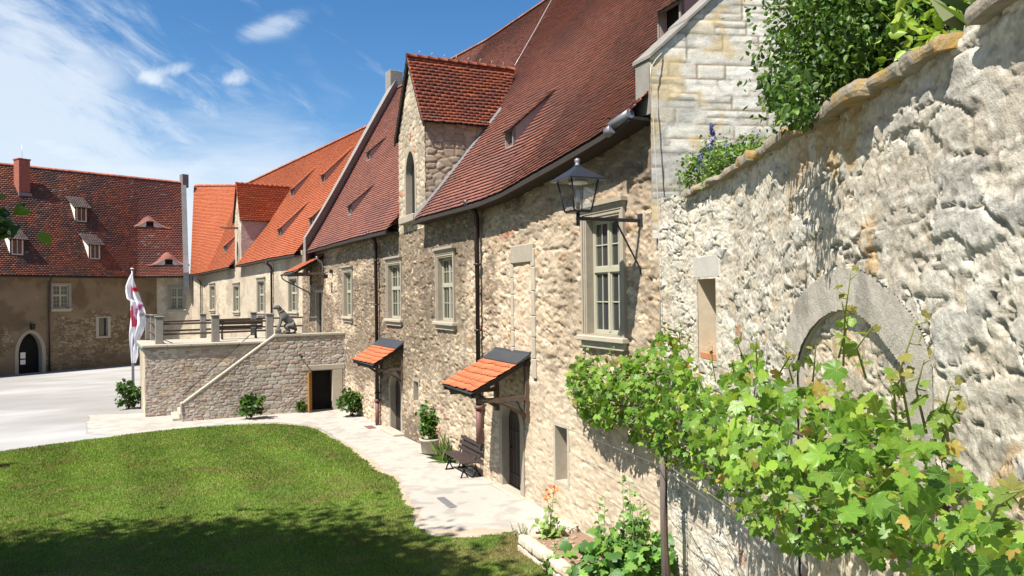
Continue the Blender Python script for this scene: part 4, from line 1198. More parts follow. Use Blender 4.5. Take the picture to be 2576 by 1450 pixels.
m = wall_frame(wc); m.prism(inn, -.30, -.26); m.build('window_opening', M['dark'], dormer2)
m = wall_frame(wc); m.tube([(0, -.1, z2_(574)), (0, 1.25, z2_(574))], .07, 6); m.build('hoist_beam', M['beam'], dormer2)
for x, y in ((813, 461), (735, 496), (703, 598), (783, 573), (566, 637)): lucarne(wing, roofW, x, y, .5, .62, .95, col_orange)
downpipe(wing, 683, 662, 800, r=.08, footc=False); downpipe(wing, 505, 702, 810, r=.05, footc=False)

# ------------------------------------------------------------------ the left wing in shade
left = empty('weathered_roof_wing', W(S_G + 9, 0, EYE - 5.4), 'shaded plastered wing at the left with mottled dark red roof and brick chimney', 'building')
cw_s1, _ = ww(423, 750, S_H, S_G); cw_s0, _ = ww(467, 750, S_H, S_G); zcw = W((cw_s0 + cw_s1) / 2).y
zt_, zb_ = EYE + (753 - 722) / 1860 * zcw, EYE + (753 - 778) / 1860 * zcw
winK = (min(cw_s0, cw_s1) + .2, max(cw_s0, cw_s1) - .2, zb_, zt_ - .1)
def lw(xl, xr, yt, yb): return px_rect(xl, xr, yt, yb, S_G, SV[-1])
a_ = lw(128, 178, 713, 776); winP = (a_[0] + .15, a_[1] - .15, a_[2], a_[3] - .15)
winS = lw(248, 271, 800, 846)
gate = lw(45, 107, 838, 938)
gd = (gate[0], gate[1], EYE - 5.45, EYE - 3.95, gate[3])
holesL = [hole_of(*winK), hole_of(*winP, T=.05), ('rect', winS[0], winS[1], winS[2], winS[3]), ('arch',) + gd]
sa = grid_axis(S_H, SV[-1], .07, [c for h in holesL for c in h[1:3]]); za = grid_axis(-1.2, 6.9, .05, [c for h in holesL for c in h[3:5]])
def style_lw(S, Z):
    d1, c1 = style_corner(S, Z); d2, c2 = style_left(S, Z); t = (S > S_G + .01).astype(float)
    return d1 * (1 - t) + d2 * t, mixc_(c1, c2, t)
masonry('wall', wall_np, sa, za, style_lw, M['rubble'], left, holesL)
stone_window(left, *winK, rows=(3, 3), tw=.22, crown=False, label='sunlit lattice window on the pale return wall')
stone_window(left, *winP, rows=(3, 2), tw=.16, crown=False, label='upper cross window in the shaded wall')
m = wall_frame((winS[0] + winS[1]) / 2); w_ = (winS[1] - winS[0]) / 2
m.ring(rect(-w_ - .22, w_ + .22, winS[2] - .15, winS[3] + .1), rect(-w_, w_, winS[2], winS[3]), .04, -.3); sw_ = m.build('window_surround', M['stonelight'], left)
m = wall_frame((winS[0] + winS[1]) / 2); m.box(-w_, w_, -.29, -.26, winS[2], winS[3]); m.build('glass', M['glass'], sw_)
doorway(left, gd, 'arch', .6, 'dark', .22)
m = wall_frame(gd[1] - .35, .0); m.box(-.35, .0, -.42, -.40, EYE - 4.3, EYE - 3.85); m.box(-.35, .0, -.42, -.40, EYE - 4.75, EYE - 4.40)
m.build('notice', M['white'], left)
m = wall_frame((gd[0] + gd[1]) / 2); z_ = gd[4] + .75; m.tube([(0, 0, z_), (0, .35, z_ + .05)], .02, 5); m.prism([(-.1, z_ - .5), (.1, z_ - .5), (.16, z_ - .05), (-.16, z_ - .05)], .22, .48)
tagp(m.build('wall_lantern', M['iron']), 'small black lantern above the pointed gateway in the shaded wall', 'wall lamp')
rear_slope(roofW, wing, colr=(.5, .14, .05))
# roof of the left wing
def offp(s, off, z): p = W(s, off); return (p.x, p.y, z)
EL = [offp(S_H - .2, .35, EYE + 1.98)]
for x, y in ((345, 697), (230, 696), (110, 694), (0, 692)):
    s_, z_ = on_wall(x, y, .5, S_G, SV[-1]); EL.append(offp(s_, .5, z_))
s_end = SV[-1] - 8; EL.append(offp(s_end, .5, EL[-1][2]))
RLa = [tuple(at_depth(468, 462, 70.3))]
rx = np.array(at_depth(0, 414, 59.5)); r0_ = np.array(RLa[0]); _, eul = poly_u(EL)
for i in range(1, 6): RLa.append(tuple(r0_ + (rx - r0_) * (eul[i] / eul[4])))
roofL = Roof(EL, RLa, .5)
tiles('roof', roofL, col_left, left, .24, .21, None, .050, 11)
ridge('ridge_tiles', [tuple(np.array(q) + (0, 0, .02)) for q in roofL.R], np.array([.34, .10, .06]), left, .15, step=.5)
eave_board('eave_board', roofL, left); rear_slope(roofL, left)
M['vergedark'] = plain_mat('dark_grey_parapet', (0.17, 0.165, 0.16), 0.92, namp=.35, nscale=6, bump=.6, bscale=25)
sweep_verge('firewall_parapet', roofL, -.1, .45, 1.5, .40, M['vergedark'], left, capk=.75)
m = wall_frame(S_H + .1); m.bbox(-.22, .22, -.3, .34, EYE + 1.3, EYE + 2.2, .05); m.build('corbel', M['verge'], left)
lab = ['box dormer with casement high on the mottled roof', 'box dormer with casement low on the mottled roof', 'box dormer at the left edge of the mottled roof']
for k, (x, y) in enumerate(((206, 560), (240, 654), (43, 643))):
    lucarne(left, roofL, x, y, .86, 1.35, .62, col_greyroof, 'box_dormer', True, 'plasterwhite', over=.22, label=lab[k])
def eyebrow(parent, roof, x, y, W2=1.15, h=.55, label=None):
    u, v = roof.hit(x, y); p = Vector(roof.S(u, v)); a = (Vector(roof.S(u + .2, v)) - Vector(roof.S(u - .2, v))); a.z = 0; a.normalize()
    up = Vector(roof.S(u, min(v + .02, 1))) - p; o = Vector((-a.y, a.x, 0)); o = -o if o.dot(up) > 0 else o
    tr = up.z / -o.dot(up)
    prof = [(-W2, .0), (-.75 * W2, h * .28), (-.32, h * .86), (.32, h * .86), (.75 * W2, h * .28), (W2, .0)]
    m = MB(p + o * .02, a, -o, (0, 0, 1))
    m.prism(prof, -.02, .05); body = m.build('eyebrow_dormer', M['plasterwhite'], parent)
    if label: body['label'] = label
    m = MB(p + o * .02, a, -o, (0, 0, 1)); m.box(-.30, .30, -.035, -.022, .06, h * .80); m.build('vent_opening', M['dark'], body)
    m = MB(p + o * .02, a, -o, (0, 0, 1)); m.box(-.34, .34, -.10, -.02, -.02, .06); m.build('sill', M['beam'], body)
    L = .9; cols = []; N = 18; V = []; F = []; cnt = []; C = []; up_ = []
    xs = np.linspace(-W2 * 1.12, W2 * 1.12, 29); zz = h * 1.0 * np.exp(-(xs / (W2 * .52)) ** 2 * .9) * np.clip(1.2 - abs(xs / W2) ** 3, 0, 1)
    for j in range(N + 1):
        q = j / N; yb = -.16 + q * 1.9
        for i, x_ in enumerate(xs):
            z_ = zz[i] * 1.02 + yb * .62 + .04; up_.append(z_ > yb * tr - .03)
            V.append(tuple(p + a * x_ - o * yb + Vector((0, 0, z_ + (.02 if j % 2 else 0))))); C.append(col_left(np.array([u + x_]), np.array([v + q]), np.array([random.random()]), np.array([random.random()]))[0])
    n = len(xs)
    for j in range(N):
        for i in range(n - 1):
            q4 = [j * n + i, j * n + i + 1, (j + 1) * n + i + 1, (j + 1) * n + i]
            if any(up_[z] for z in q4): F += q4; cnt.append(4)
    np_mesh('eyebrow_roof', np.array(V), np.array(F), np.array(cnt), M['tile'], body, np.array(C))
eyebrow(left, roofL, 377, 572, 1.5, .62, 'upper eyebrow vent'); eyebrow(left, roofL, 424, 668, 1.5, .62, 'lower eyebrow vent near the eave')
# chimney
u_, v_ = roofL.hit(62, 490); p = Vector(roofL.S(u_, v_)); dL, oL = wdir(S_L - 1)
mch, nt, b = mat_new('red_chimney_brick'); tcn = nt.nodes.new('ShaderNodeTexCoord'); br = nt.nodes.new('ShaderNodeTexBrick')
mp = nt.nodes.new('ShaderNodeMapping'); mp.inputs['Rotation'].default_value = (math.pi / 2, 0, 0); mp.inputs['Scale'].default_value = (1, 1, 1)
s_ = nt.nodes.new('ShaderNodeSeparateXYZ'); nt.links.new(tcn.outputs['Object'], s_.inputs[0])
nt.links.new(comb(nt, NV(nt, s_.outputs[0]) + NV(nt, s_.outputs[1]), NV(nt, s_.outputs[2]), 0.0), br.inputs['Vector'])
br.inputs['Color1'].default_value = (.30, .075, .045, 1); br.inputs['Color2'].default_value = (.22, .06, .04, 1); br.inputs['Mortar'].default_value = (.20, .15, .12, 1)
br.inputs['Scale'].default_value = 1.0; br.inputs['Brick Width'].default_value = .25; br.inputs['Row Height'].default_value = .085; br.inputs['Mortar Size'].default_value = .008
nt.links.new(br.outputs[0], b.inputs['Base Color']); b.inputs['Roughness'].default_value = .9
zch = EYE + (757 - 402) / 1860 * p.y
m = MB(p, dL, -oL, (0, 0, 1)); m.bbox(-.42, .42, -.1, .75, -.3, zch - p.z, .02); m.bbox(-.47, .47, -.15, .80, zch - p.z, zch - p.z + .12, .02)
ch = m.build('chimney', mch, left)
m = MB(p, dL, -oL, (0, 0, 1)); m.tube([(0, .3, zch - p.z), (0, .3, zch - p.z + 1.3)], .015, 4); m.build('lightning_rod', M['wire'], ch)
m = MB(p, dL, -oL, (0, 0, 1)); m.box(-.48, .48, -.22, -.1, -.12, .12); m.build('flashing', M['zinc'], ch)
downpipe(left, 124, 702, 930, r=.07, footc=False, zb=EYE - 5.4, top=.5)
# ------------------------------------------------------------------ ground
def inside(poly, X, Y):
    r = np.zeros(X.shape, bool); n = len(poly); j = n - 1
    for i in range(n):
        xi, yi = poly[i][:2]; xj, yj = poly[j][:2]
        c = ((yi > Y) != (yj > Y)) & (X < (xj - xi) * (Y - yi) / (yj - yi + 1e-12) + xi)
        r ^= c; j = i
    return r
def sheet(name, poly, step, dz, colf, mat, kind='structure', x0=None, jitter=0.0, far=None):
    xs = [p[0] for p in poly]; ys = [p[1] for p in poly]
    xa = np.arange(min(xs), max(xs) + step, step); ya = np.arange(min(ys), max(ys) + step, step)
    X, Y = np.meshgrid(xa, ya); Xn = X + (fbm(X * 1.3, Y * 1.3, 4, 71) - .5) * jitter; Yn = Y + (fbm(X * 1.3 + 40, Y * 1.3, 4, 72) - .5) * jitter
    Z = gnp(X, Y) + dz + .012 * (fbm(X * .8, Y * .8, 3, 70) - .5) * 0
    ii, jj = np.meshgrid(np.arange(len(xa) - 1), np.arange(len(ya) - 1))
    k = inside(poly, (Xn[:-1, :-1] + Xn[1:, 1:]) / 2, (Yn[:-1, :-1] + Yn[1:, 1:]) / 2)
    a = (jj * len(xa) + ii)[k]; F = np.stack([a, a + 1, a + len(xa) + 1, a + len(xa)], -1)
    used, inv = np.unique(F.ravel(), return_inverse=True)
    V = np.stack([X, Y, Z], -1).reshape(-1, 3)[used]
    c = colf(X, Y).reshape(-1, 3)[used]
    o = np_mesh(name, V, inv, np.full(len(F), 4), mat, None, c, smooth=True, base=(0, 0, 0)); o['kind'] = kind
    return o
def col_gravel(X, Y):
    c = mixc_(C3(.34, .33, .312), C3(.42, .408, .39), fbm(X * .25, Y * .25, 4, 61))
    tr = sst(np.sin(X * .55 - Y * .35 + 2.5 * fbm(X * .08, Y * .08, 2, 60)), .80, .98)
    c = mixc_(c, C3(.46, .45, .43), tr * .5)
    c = c * (1 - .14 * sst(fbm(X * 2.2, Y * 2.2, 4, 59), .50, .66))[..., None]
    c = mixc_(c, C3(.24, .225, .20), sst(fbm(X * .11 + 3, Y * .3, 4, 62), .55, .7) * .5)
    return c
def col_path(X, Y):
    c = mixc_(C3(.40, .365, .32), C3(.48, .44, .39), fbm(X * .6, Y * .6, 4, 63))
    e, r1, r2 = stones(X, Y, .17, .15, 64, .8, .02)
    cob = sst(fbm(X * .35, Y * .35, 2, 65), .40, .5); c = c * (1 - .22 * sst(fbm(X * 3, Y * 3, 4, 58), .5, .68))[..., None]
    return mixc_(c, mixc_(C3(.30, .26, .21), mixc_(C3(.40, .36, .30), C3(.56, .51, .43), r1), sst(e, .02, .12)), cob * .28)
def col_lawn(X, Y):
    a = fbm(X * .5, Y * .5, 5, 66); b = fbm(X * 5, Y * 5, 3, 67)
    c = mixc_(C3(.088, .150, .024), C3(.150, .205, .038), a)
    c = mixc_(c, C3(.12, .12, .035), sst(fbm(X * 1.1, Y * 1.1, 5, 68), .52, .70) * .55)
    stripe = sst(np.sin((X * .86 + Y * .5) * 2.4 + 2 * fbm(X * .3, Y * .3, 2, 69)), -.4, .6)
    c = mixc_(c, C3(.19, .145, .065), np.exp(-((X - .2) / 1.6) ** 2 - ((Y - 13.6) / 1.6) ** 2) * sst(fbm(X * 2, Y * 2, 4, 54), .35, .6) * .8)
    c = c * (.90 + .20 * stripe[..., None]); c = mixc_(c, C3(.20, .17, .07), sst(fbm(X * 2.6, Y * 2.6, 4, 55), .60, .72) * .5)
    return c
M['gravel'] = attr_mat('pale_gravel', .95, 30, .16, .5, 60, .01, big=.06)
M['path'] = attr_mat('cobbles_and_grit', .95, 26, .18, .7, 45, .012, big=.07)
M['soil'] = attr_mat('dry_soil', .98, 12, .3, .7, 30, .02)
M['lawn'] = attr_mat('turf', .98, 9, .35, .9, 22, .03, big=.14)
G0 = sheet('courtyard_gravel', [(-75, -25), (60, -25), (60, 110), (-75, 110)], 1.0, 0.0, col_gravel, M['gravel'])
far = [(-400, -300), (400, -300), (400, 500), (-400, 500)]
m = MB(); z_ = EYE - 5.6
m.add([(-500, -400, z_), (500, -400, z_), (500, 600, z_), (-500, 600, z_)], [(0, 1, 2, 3)]); tagp(m.build('ground', plain_mat('distant_ground', (.16, .17, .09), .95)), kind='structure')
gp = lambda x, y: tuple(at_ground(x, y))
pathp = [gp(x, y) for x, y in ((218, 1092), (222, 1045), (380, 1040), (870, 1020))] + [tuple(W(s, 0)) for s in (S_K2, S_K1 + 2, S_K1 - 3, S_C0, 8, 3)] + [(.6, 2.0), (-1.5, 8), gp(1330, 1410)] + [gp(x, y) for x, y in ((1080, 1362), (1010, 1280), (985, 1200), (900, 1135), (840, 1095), (790, 1072), (700, 1062), (560, 1068), (300, 1095))]
sheet('path', pathp, .06, .006, col_path, M['path'], jitter=.28)
lawnp = [gp(x, y) for x, y in ((-200, 1160), (0, 1138), (150, 1118), (300, 1098), (430, 1083), (560, 1073), (640, 1069), (700, 1068), (760, 1074), (800, 1083), (850, 1111), (900, 1146), (950, 1182), (985, 1208), (1003, 1232), (1012, 1262), (1030, 1292), (1048, 1330), (1080, 1352), (1140, 1358), (1220, 1352), (1300, 1338), (1325, 1400), (1400, 1440), (1500, 1500))] + [(.9, 8), (.6, 3), (-30, 2), (-40, 12)]
edgep = []
soil = sheet('lawn_edge_soil', [gp(x, y) for x, y in ((560, 1069), (700, 1063), (790, 1074), (850, 1103), (920, 1145), (975, 1185), (1000, 1200), (1020, 1240), (1045, 1280), (1075, 1345), (1200, 1362), (1330, 1360), (1300, 1330), (1080, 1340), (1030, 1300), (1000, 1240), (980, 1212), (900, 1150), (850, 1114), (790, 1085), (700, 1071))], .10, .010, lambda X, Y: mixc_(C3(.34, .27, .19), C3(.50, .42, .33), fbm(X * 3, Y * 3, 4, 81)), M['soil'], jitter=.3)
sheet('lawn', lawnp, .14, .016, col_lawn, M['lawn'], jitter=.35)
# blades of grass
def grass(n, seed=5):
    rs = np.random.RandomState(seed)
    P = []
    X = rs.uniform(-24, 2, n * 9); Y = 9.5 + rs.rand(n * 9) ** 1.3 * 24
    vis = (X / Y > -.74)
    k = inside(lawnp, X + (fbm(X * 1.3, Y * 1.3, 4, 71) - .5) * .5, Y) & vis
    X, Y = X[k][:n], Y[k][:n]; n = len(X)
    Z = gnp(X, Y) + .014; a = rs.rand(n) * 6.283; h = rs.uniform(.018, .045, n) * (.8 + .6 * fbm(X * .7, Y * .7, 3, 74)) * (.75 + Y / 50); w = rs.uniform(.003, .006, n) * (Y / 11)
    le = rs.uniform(.3, 1.1, n); b = rs.rand(n) * 6.283
    ax, ay = np.cos(a) * w, np.sin(a) * w; lx, ly = np.cos(b) * h * le * .5, np.sin(b) * h * le * .5
    V = np.stack([np.stack([X - ax, Y - ay, Z], -1), np.stack([X + ax, Y + ay, Z], -1), np.stack([X + lx * .5 + ax * .7, Y + ly * .5 + ay * .7, Z + h * .6], -1), np.stack([X + lx * 1.4, Y + ly * 1.4, Z + h], -1), np.stack([X + lx * .5 - ax * .7, Y + ly * .5 - ay * .7, Z + h * .6], -1)], 1).reshape(-1, 3)
    c = col_lawn(X, Y) * rs.uniform(.9, 1.9, n)[:, None]; c = mixc_(c, C3(.26, .22, .08), (rs.rand(n) > .94) * .7)
    C = np.repeat(c[:, None, :], 5, 1).reshape(-1, 3)
    F = (np.arange(n)[:, None] * 5 + np.arange(5)[None]).ravel()
    o = np_mesh('grass', V, F, np.full(n, 5), M['grass'], None, C, base=(0, 0, 0)); tagp(o, 'short mown green grass covering the lawn', 'grass', kind='stuff')
grass(300000)
# little flowers and a metal cover set in the ground
p0, p1, p2 = at_ground(1103, 1250), at_ground(1118, 1248), at_ground(1146, 1283)
m = MB((p0 + p2) / 2 + Vector((0, 0, .008)), (p2 - p0).normalized(), Vector((0, 0, 1)).cross((p2 - p0).normalized()))
m.bbox(-.48, .48, -.09, .09, -.02, .02, .006); tagp(m.build('drain_cover', M['zinc']), 'long narrow grey metal plate lying in the pale path', 'drain cover')
p0 = at_ground(932, 1076); m = MB(p0, *(lambda d, o: (d, o, (0, 0, 1)))(*wdir(S_C0 + 16))); m.bbox(-.35, .35, -.16, .16, -.02, .018, .006); tagp(m.build('drain_grate', M['rustpipe']), 'small brown drain grate at the foot of the middle downpipe', 'drain cover')

# ------------------------------------------------------------------ grey retaining wall with the blind arch
gw = empty('retaining_wall', W(8, 0, gz(2, 8)), 'rough grey limestone wall on the right with a blind arch, slot window and lichened coping', 'wall')
slw = px_rect(1757, 1803, 702, 906, 0, S_C0)
ow = lambda x, y: on_wall(x, y, 0, 0, S_C0)
INN = [ow(x, y) for x, y in ((2007, 907), (2018, 870), (2037, 834), (2062, 804), (2090, 786), (2122, 779), (2148, 784), (2171, 798), (2196, 822), (2220, 852), (2250, 892), (2281, 932))]
OUT = [ow(x, y) for x, y in ((1978, 880), (1984, 830), (1996, 782), (2022, 735), (2062, 700), (2110, 674), (2152, 674), (2200, 694), (2250, 734), (2300, 792), (2335, 862), (2352, 930))]
INN = [(INN[0][0] + .03, .2)] + INN + [(INN[-1][0] - .05, .2)]; OUT = [(OUT[0][0] + .05, .2)] + OUT + [(OUT[-1][0] - .03, .2)]
arc = ('poly', OUT); arcs0, arcs1, arct = min(q[0] for q in INN), max(q[0] for q in INN), max(q[1] for q in INN)
hs = [arc, ('rect', slw[0], slw[1], slw[2], slw[3])]
steps = []; s = 3.0
while s < S_C0: steps.append(s); s += max(.0075, .00145 * max(1.5, W(s).y))
sa = grid_axis(3.0, S_C0, np.array(steps), [slw[0], slw[1]]); za = grid_axis(-.2, 6.6, .0155, [slw[2], slw[3]])
top_s = []
for x, y in ((1668, 497), (1738, 489), (1850, 430), (1950, 372), (2060, 312), (2160, 252), (2300, 172), (2420, 100)):
    top_s.append(on_wall(x, y, 0, 0, S_C0))
top_s = sorted(top_s); tz = lambda s: np.interp(s, [q[0] for q in top_s], [q[1] for q in top_s])
s_end = top_s[0][0]
tz2 = lambda s: np.where(s < s_end - .05, top_s[0][1] + .02 + (s_end - s) * .16 + .04 * np.sin(s * 9), tz(s))
masonry('wall', wall_np, sa, za, style_rough, M['rough'], gw, hs, keep=lambda s, z: z < tz2(s) + .03 * (vn(s * 5, z * 0, 3) - .5), smooth=False)
# infill and ring of the arch
masonry('arch_infill', lambda S: (lambda x, y, ox, oy: (x - ox * .055, y - oy * .055, ox, oy))(*wall_np(S)), grid_axis(arcs0 - .05, arcs1 + .05, .012), grid_axis(.1, arct + .03, .014), style_low, M['rough'], gw, smooth=False)
M['archstone'] = plain_mat('smooth_grey_arch_stone', (.37, .345, .305), .92, namp=.2, nscale=5, bump=.55, bscale=28, bdist=.008)
cA = (arcs0 + arcs1) / 2; m = wall_frame(cA); m.ring([(s - cA, z) for s, z in OUT], [(s - cA, z) for s, z in INN], -.012, -.16)
m.build('arch_core', M['archstone'], gw)
ac_ = (sum(q[0] for q in INN[1:-1]) / (len(INN) - 2), INN[1][1] - .25)
def style_ring(S, Z):
    ang = np.arctan2(Z - ac_[1], S - ac_[0]); k = ang * 4.2; jt = np.minimum(k % 1, 1 - k % 1); bl = _h(np.floor(k), np.floor(k) * 0, 9)
    disp = .012 + .016 * (fbm(S * 5, Z * 6, 5, 31, .6) - .5) - .003 * sst(jt, .045, .01) + .02 * (fbm(S * 1.5, Z * 1.5, 2, 33) - .5)
    c = mixc_(C3(.46, .415, .345), C3(.58, .53, .45), fbm(S * 3, Z * 3, 5, 32)) * (.92 + .16 * bl)[..., None]
    c = mixc_(c, C3(.27, .245, .205), sst(fbm(S * 2.2, Z * 2.2, 5, 34), .50, .66) * .6)
    c = mixc_(c, C3(.34, .30, .25), sst(jt, .04, .01) * .18)
    return disp, c
masonry('arch_ring', wall_np, grid_axis(min(q[0] for q in OUT), max(q[0] for q in OUT), .011), grid_axis(.2, max(q[1] for q in OUT), .013), style_ring, M['rough'], gw, keep=lambda s, z: in_poly(OUT, s, z) & ~in_poly(INN, s, z), smooth=False)
m = wall_frame((slw[0] + slw[1]) / 2); w_ = (slw[1] - slw[0]) / 2
m.ring(rect(-w_ - .03, w_ + .03, slw[2] - .03, slw[3] + .03), rect(-w_, w_, slw[2], slw[3]), -.004, -.5); m.build('slot_jamb', plain_mat('warm_cream_jamb', (.60, .50, .36), .9, bump=.5, bscale=30), gw)
m = wall_frame((slw[0] + slw[1]) / 2); m.box(-w_ - .02, w_ + .02, -.53, -.49, slw[2] - .02, slw[3] + .02); m.build('slot_back', M['stonelight'], gw)
m = wall_frame((slw[0] + slw[1]) / 2); m.bbox(-w_ - .14, w_ + .16, -.1, .012, slw[3], slw[3] + .34, .03); m.build('lintel', plain_mat('grey_lintel_stone', (.50, .47, .42), .92, namp=.2, nscale=6, bump=.6, bscale=28), gw)
m = wall_frame((slw[0] + slw[1]) / 2); m.bbox(-w_ + .01, w_ - .02, -.3, -.01, slw[2], slw[2] + .10, .012); m.build('brick_sill', plain_mat('orange_brick', (.50, .22, .11), .9), gw)
# coping stones: irregular lichen-covered slabs
def stone_block(m, x0, x1, y0, y1, z0, z1, seed, rough=.03, nx=7, ny=5, smooth=True, rnd=1.0):
    """rounded rough stone: a subdivided box pushed in and out by noise"""
    pts = []; F = []; idx = {}
    def vid(i, j, k):
        if (i, j, k) not in idx:
            fx, fy, fz = i / nx, j / ny, k / 3
            p = Vector((x0 + (x1 - x0) * fx, y0 + (y1 - y0) * fy, z0 + (z1 - z0) * fz)); c = Vector(((x0 + x1) / 2, (y0 + y1) / 2, (z0 + z1) / 2))
            cnt = (i in (0, nx)) + (j in (0, ny)) + (k in (0, 3))
            if cnt >= 2: p = p + (c - p) * ((.05 if cnt == 2 else .09) * rnd)
            n = mnoise.noise_vector(p * 3.1 + Vector((seed, 0, 0))) * rough + mnoise.noise_vector(p * 9 + Vector((0, seed, 0))) * rough * .45
            idx[i, j, k] = len(pts); pts.append(tuple(p + n))
        return idx[i, j, k]
    for i in range(nx):
        for j in range(ny):
            F.append((vid(i, j, 3), vid(i + 1, j, 3), vid(i + 1, j + 1, 3), vid(i, j + 1, 3))); F.append((vid(i, j, 0), vid(i, j + 1, 0), vid(i + 1, j + 1, 0), vid(i + 1, j, 0)))
    for k in range(3):
        for i in range(nx):
            F.append((vid(i, 0, k), vid(i + 1, 0, k), vid(i + 1, 0, k + 1), vid(i, 0, k + 1))); F.append((vid(i, ny, k), vid(i, ny, k + 1), vid(i + 1, ny, k + 1), vid(i + 1, ny, k)))
        for j in range(ny):
            F.append((vid(0, j, k), vid(0, j, k + 1), vid(0, j + 1, k + 1), vid(0, j + 1, k))); F.append((vid(nx, j, k), vid(nx, j + 1, k), vid(nx, j + 1, k + 1), vid(nx, j, k + 1)))
    m.add(pts, F, smooth)
mlc, nt, b = mat_new('lichened_coping_stone'); tcn = nt.nodes.new('ShaderNodeTexCoord'); v_ = tcn.outputs['Object']
a1 = ntex(nt, v_, 3.2, 6, .65).sst(.47, .60); a2 = ntex(nt, v_, 14, 6, .7)
mx = nt.nodes.new('ShaderNodeMix'); mx.data_type = 'RGBA'; nt.links.new(a1.k, mx.inputs[0]); mx.inputs[6].default_value = (.27, .235, .18, 1); mx.inputs[7].default_value = (.34, .215, .065, 1)
sc = nt.nodes.new('ShaderNodeVectorMath'); sc.operation = 'SCALE'; nt.links.new(mx.outputs[2], sc.inputs[0]); nt.links.new((a2 * 1.1 + .45).k, sc.inputs['Scale']); nt.links.new(sc.outputs[0], b.inputs['Base Color'])
bp = nt.nodes.new('ShaderNodeBump'); bp.inputs['Strength'].default_value = .8; bp.inputs['Distance'].default_value = .012; nt.links.new(ntex(nt, v_, 28, 6, .7).k, bp.inputs['Height']); nt.links.new(bp.outputs[0], b.inputs['Normal']); b.inputs['Roughness'].default_value = .95
M['coping'] = mlc
s = s_end; i = 0; s_cop_end = on_wall(1736, 489, 0, 0, S_C0)[0]
random.seed(4)
while s < s_cop_end:
    L_ = random.uniform(.40, .85); L_ = min(L_, s_cop_end - s + .05); c = s + L_ / 2
    d, o = wdir(c); z_ = float(tz(c)); sl = float(tz(c + .3) - tz(c - .3)) / .6
    m = MB(W(c, 0, z_), (d + Vector((0, 0, sl))).normalized(), o, (0, 0, 1))
    stone_block(m, -L_ / 2, L_ / 2 - .012, -.5, .12 + random.uniform(-.03, .04), -.035, .04 + random.uniform(-.012, .02), s * 7, .030, 14, 8, False, .4)
    m.build('coping_stone', M['coping'], gw); s += L_
# the big block at the right end and the wall behind it
pb = at_depth(2540, 28, 3.0)
m = MB(W(on_wall(2520, 60, 0, 0, S_C0)[0], 0, 0), *(lambda d, o: (d, o, (0, 0, 1)))(*wdir(5)))
zb_ = on_wall(2520, 60, 0, 0, S_C0)[1]
stone_block(m, -.75, .12, -.45, .10, zb_ + .03, zb_ + .11, 3.3, .018, 14, 8, False, .4)
tagp(m.build('loose_slab', M['coping']), 'weathered grey stone slab lying on the wall at the top right corner', 'stone slab')
# planted terrace behind the wall
m = MB(); zt = EYE + 1.12
q = [W(3.0, -.12), W(S_C1, -.12), W(S_C0 - .05, -.12)]
m.add([(p.x, p.y, zt) for p in q] + [(12, 13.4, zt), (12, -1, zt)], [(0, 1, 2, 3, 4)]); tagp(m.build('terrace_bed', M['soil'] if False else plain_mat('terrace_soil', (.10, .075, .045), .98, namp=.3)), kind='structure')

# ------------------------------------------------------------------ stair terrace
Av = Vector((-15.9, 32.0, 0)); ad = Vector((.895, .446, 0)).normalized(); an = Vector((ad.y, -ad.x, 0))   # an points to the camera side
PZ = EYE - 2.07
ter = empty('stair_terrace', (Av.x, Av.y, EYE - 5.1), 'coursed stone stair terrace with a cellar doorway in front of the hall', 'terrace')
def lmap(P0, d, o):
    d = Vector(d).normalized()
    def f(S): return P0[0] + d.x * S, P0[1] + d.y * S, np.full(S.shape, o[0]), np.full(S.shape, o[1])
    return f
Lb = 8.6
masonry('wall', lmap(Av, ad, an), grid_axis(0, Lb, .035), grid_axis(-.9, PZ, .03), style_coursed, M['rubble'], ter)
sd = Vector((-2.2, 3.9, 0)).normalized(); so = Vector((-sd.y, sd.x, 0))
if so.x > 0: so = -so
masonry('side_wall', lmap(Av, sd, so), grid_axis(0, 4.5, .04), grid_axis(-.9, PZ, .035), style_wing, M['rubble'], ter)
Qv = Vector((-13.6, 30.4, 0)); 
hx = lambda x, y: line_hit((Qv.x, Qv.y), ad, x, y)
Lf = hx(868, 900)[0] + .1; sTop = hx(690, 848)[0]; zLow = hx(457, 1020)[1]; zTop = hx(690, 848)[1]
dr = (hx(782, 980)[0], hx(837, 980)[0], hx(810, 1027)[1] - .1, hx(810, 931)[1])
ptop = lambda S: np.where(S < sTop, zLow + (zTop - zLow) * S / sTop, zTop + .0 * S)
masonry('stair_parapet', lmap(Qv, ad, an), grid_axis(0, Lf, .03, dr[:2]), grid_axis(-.9, zTop, .028, dr[2:]), style_coursed, M['rubble'], ter, [('rect',) + dr], keep=lambda s, z: z < ptop(s) - .0)
m = MB(Qv, ad, -an, (0, 0, 1))
m.prism([(0, -.8), (dr[0] - .1, -.8), (dr[0] - .1, dr[3] + .1), (dr[1] + .1, dr[3] + .1), (dr[1] + .1, -.8), (Lf, -.8), (Lf, zTop - .02), (sTop, zTop - .02), (0, zLow - .02)], .03, .34)
m.build('parapet_core', M['stonelight'], ter)
# coping of the parapet
m = MB(Qv, ad, -an, (0, 0, 1)); n_ = 7
for i in range(n_):
    a, b = sTop * i / n_, sTop * (i + 1) / n_ - .015; za_, zb2 = zLow + (zTop - zLow) * a / sTop, zLow + (zTop - zLow) * b / sTop
    m.prism([(a, za_), (b, zb2), (b, zb2 + .07), (a, za_ + .07)], -.03, .40)
m.prism([(-.06, zLow - .30), (.0, zLow - .30), (.0, zLow + .10), (-.06, zLow + .06)], -.05, .42)
i = 0; a = sTop
while a < Lf:
    b = min(a + random.uniform(.7, 1.1), Lf); m.bbox(a, b - .012, -.06, .44, zTop, zTop + .10, .012); a = b
m.build('parapet_coping', M['stonelight'], ter)
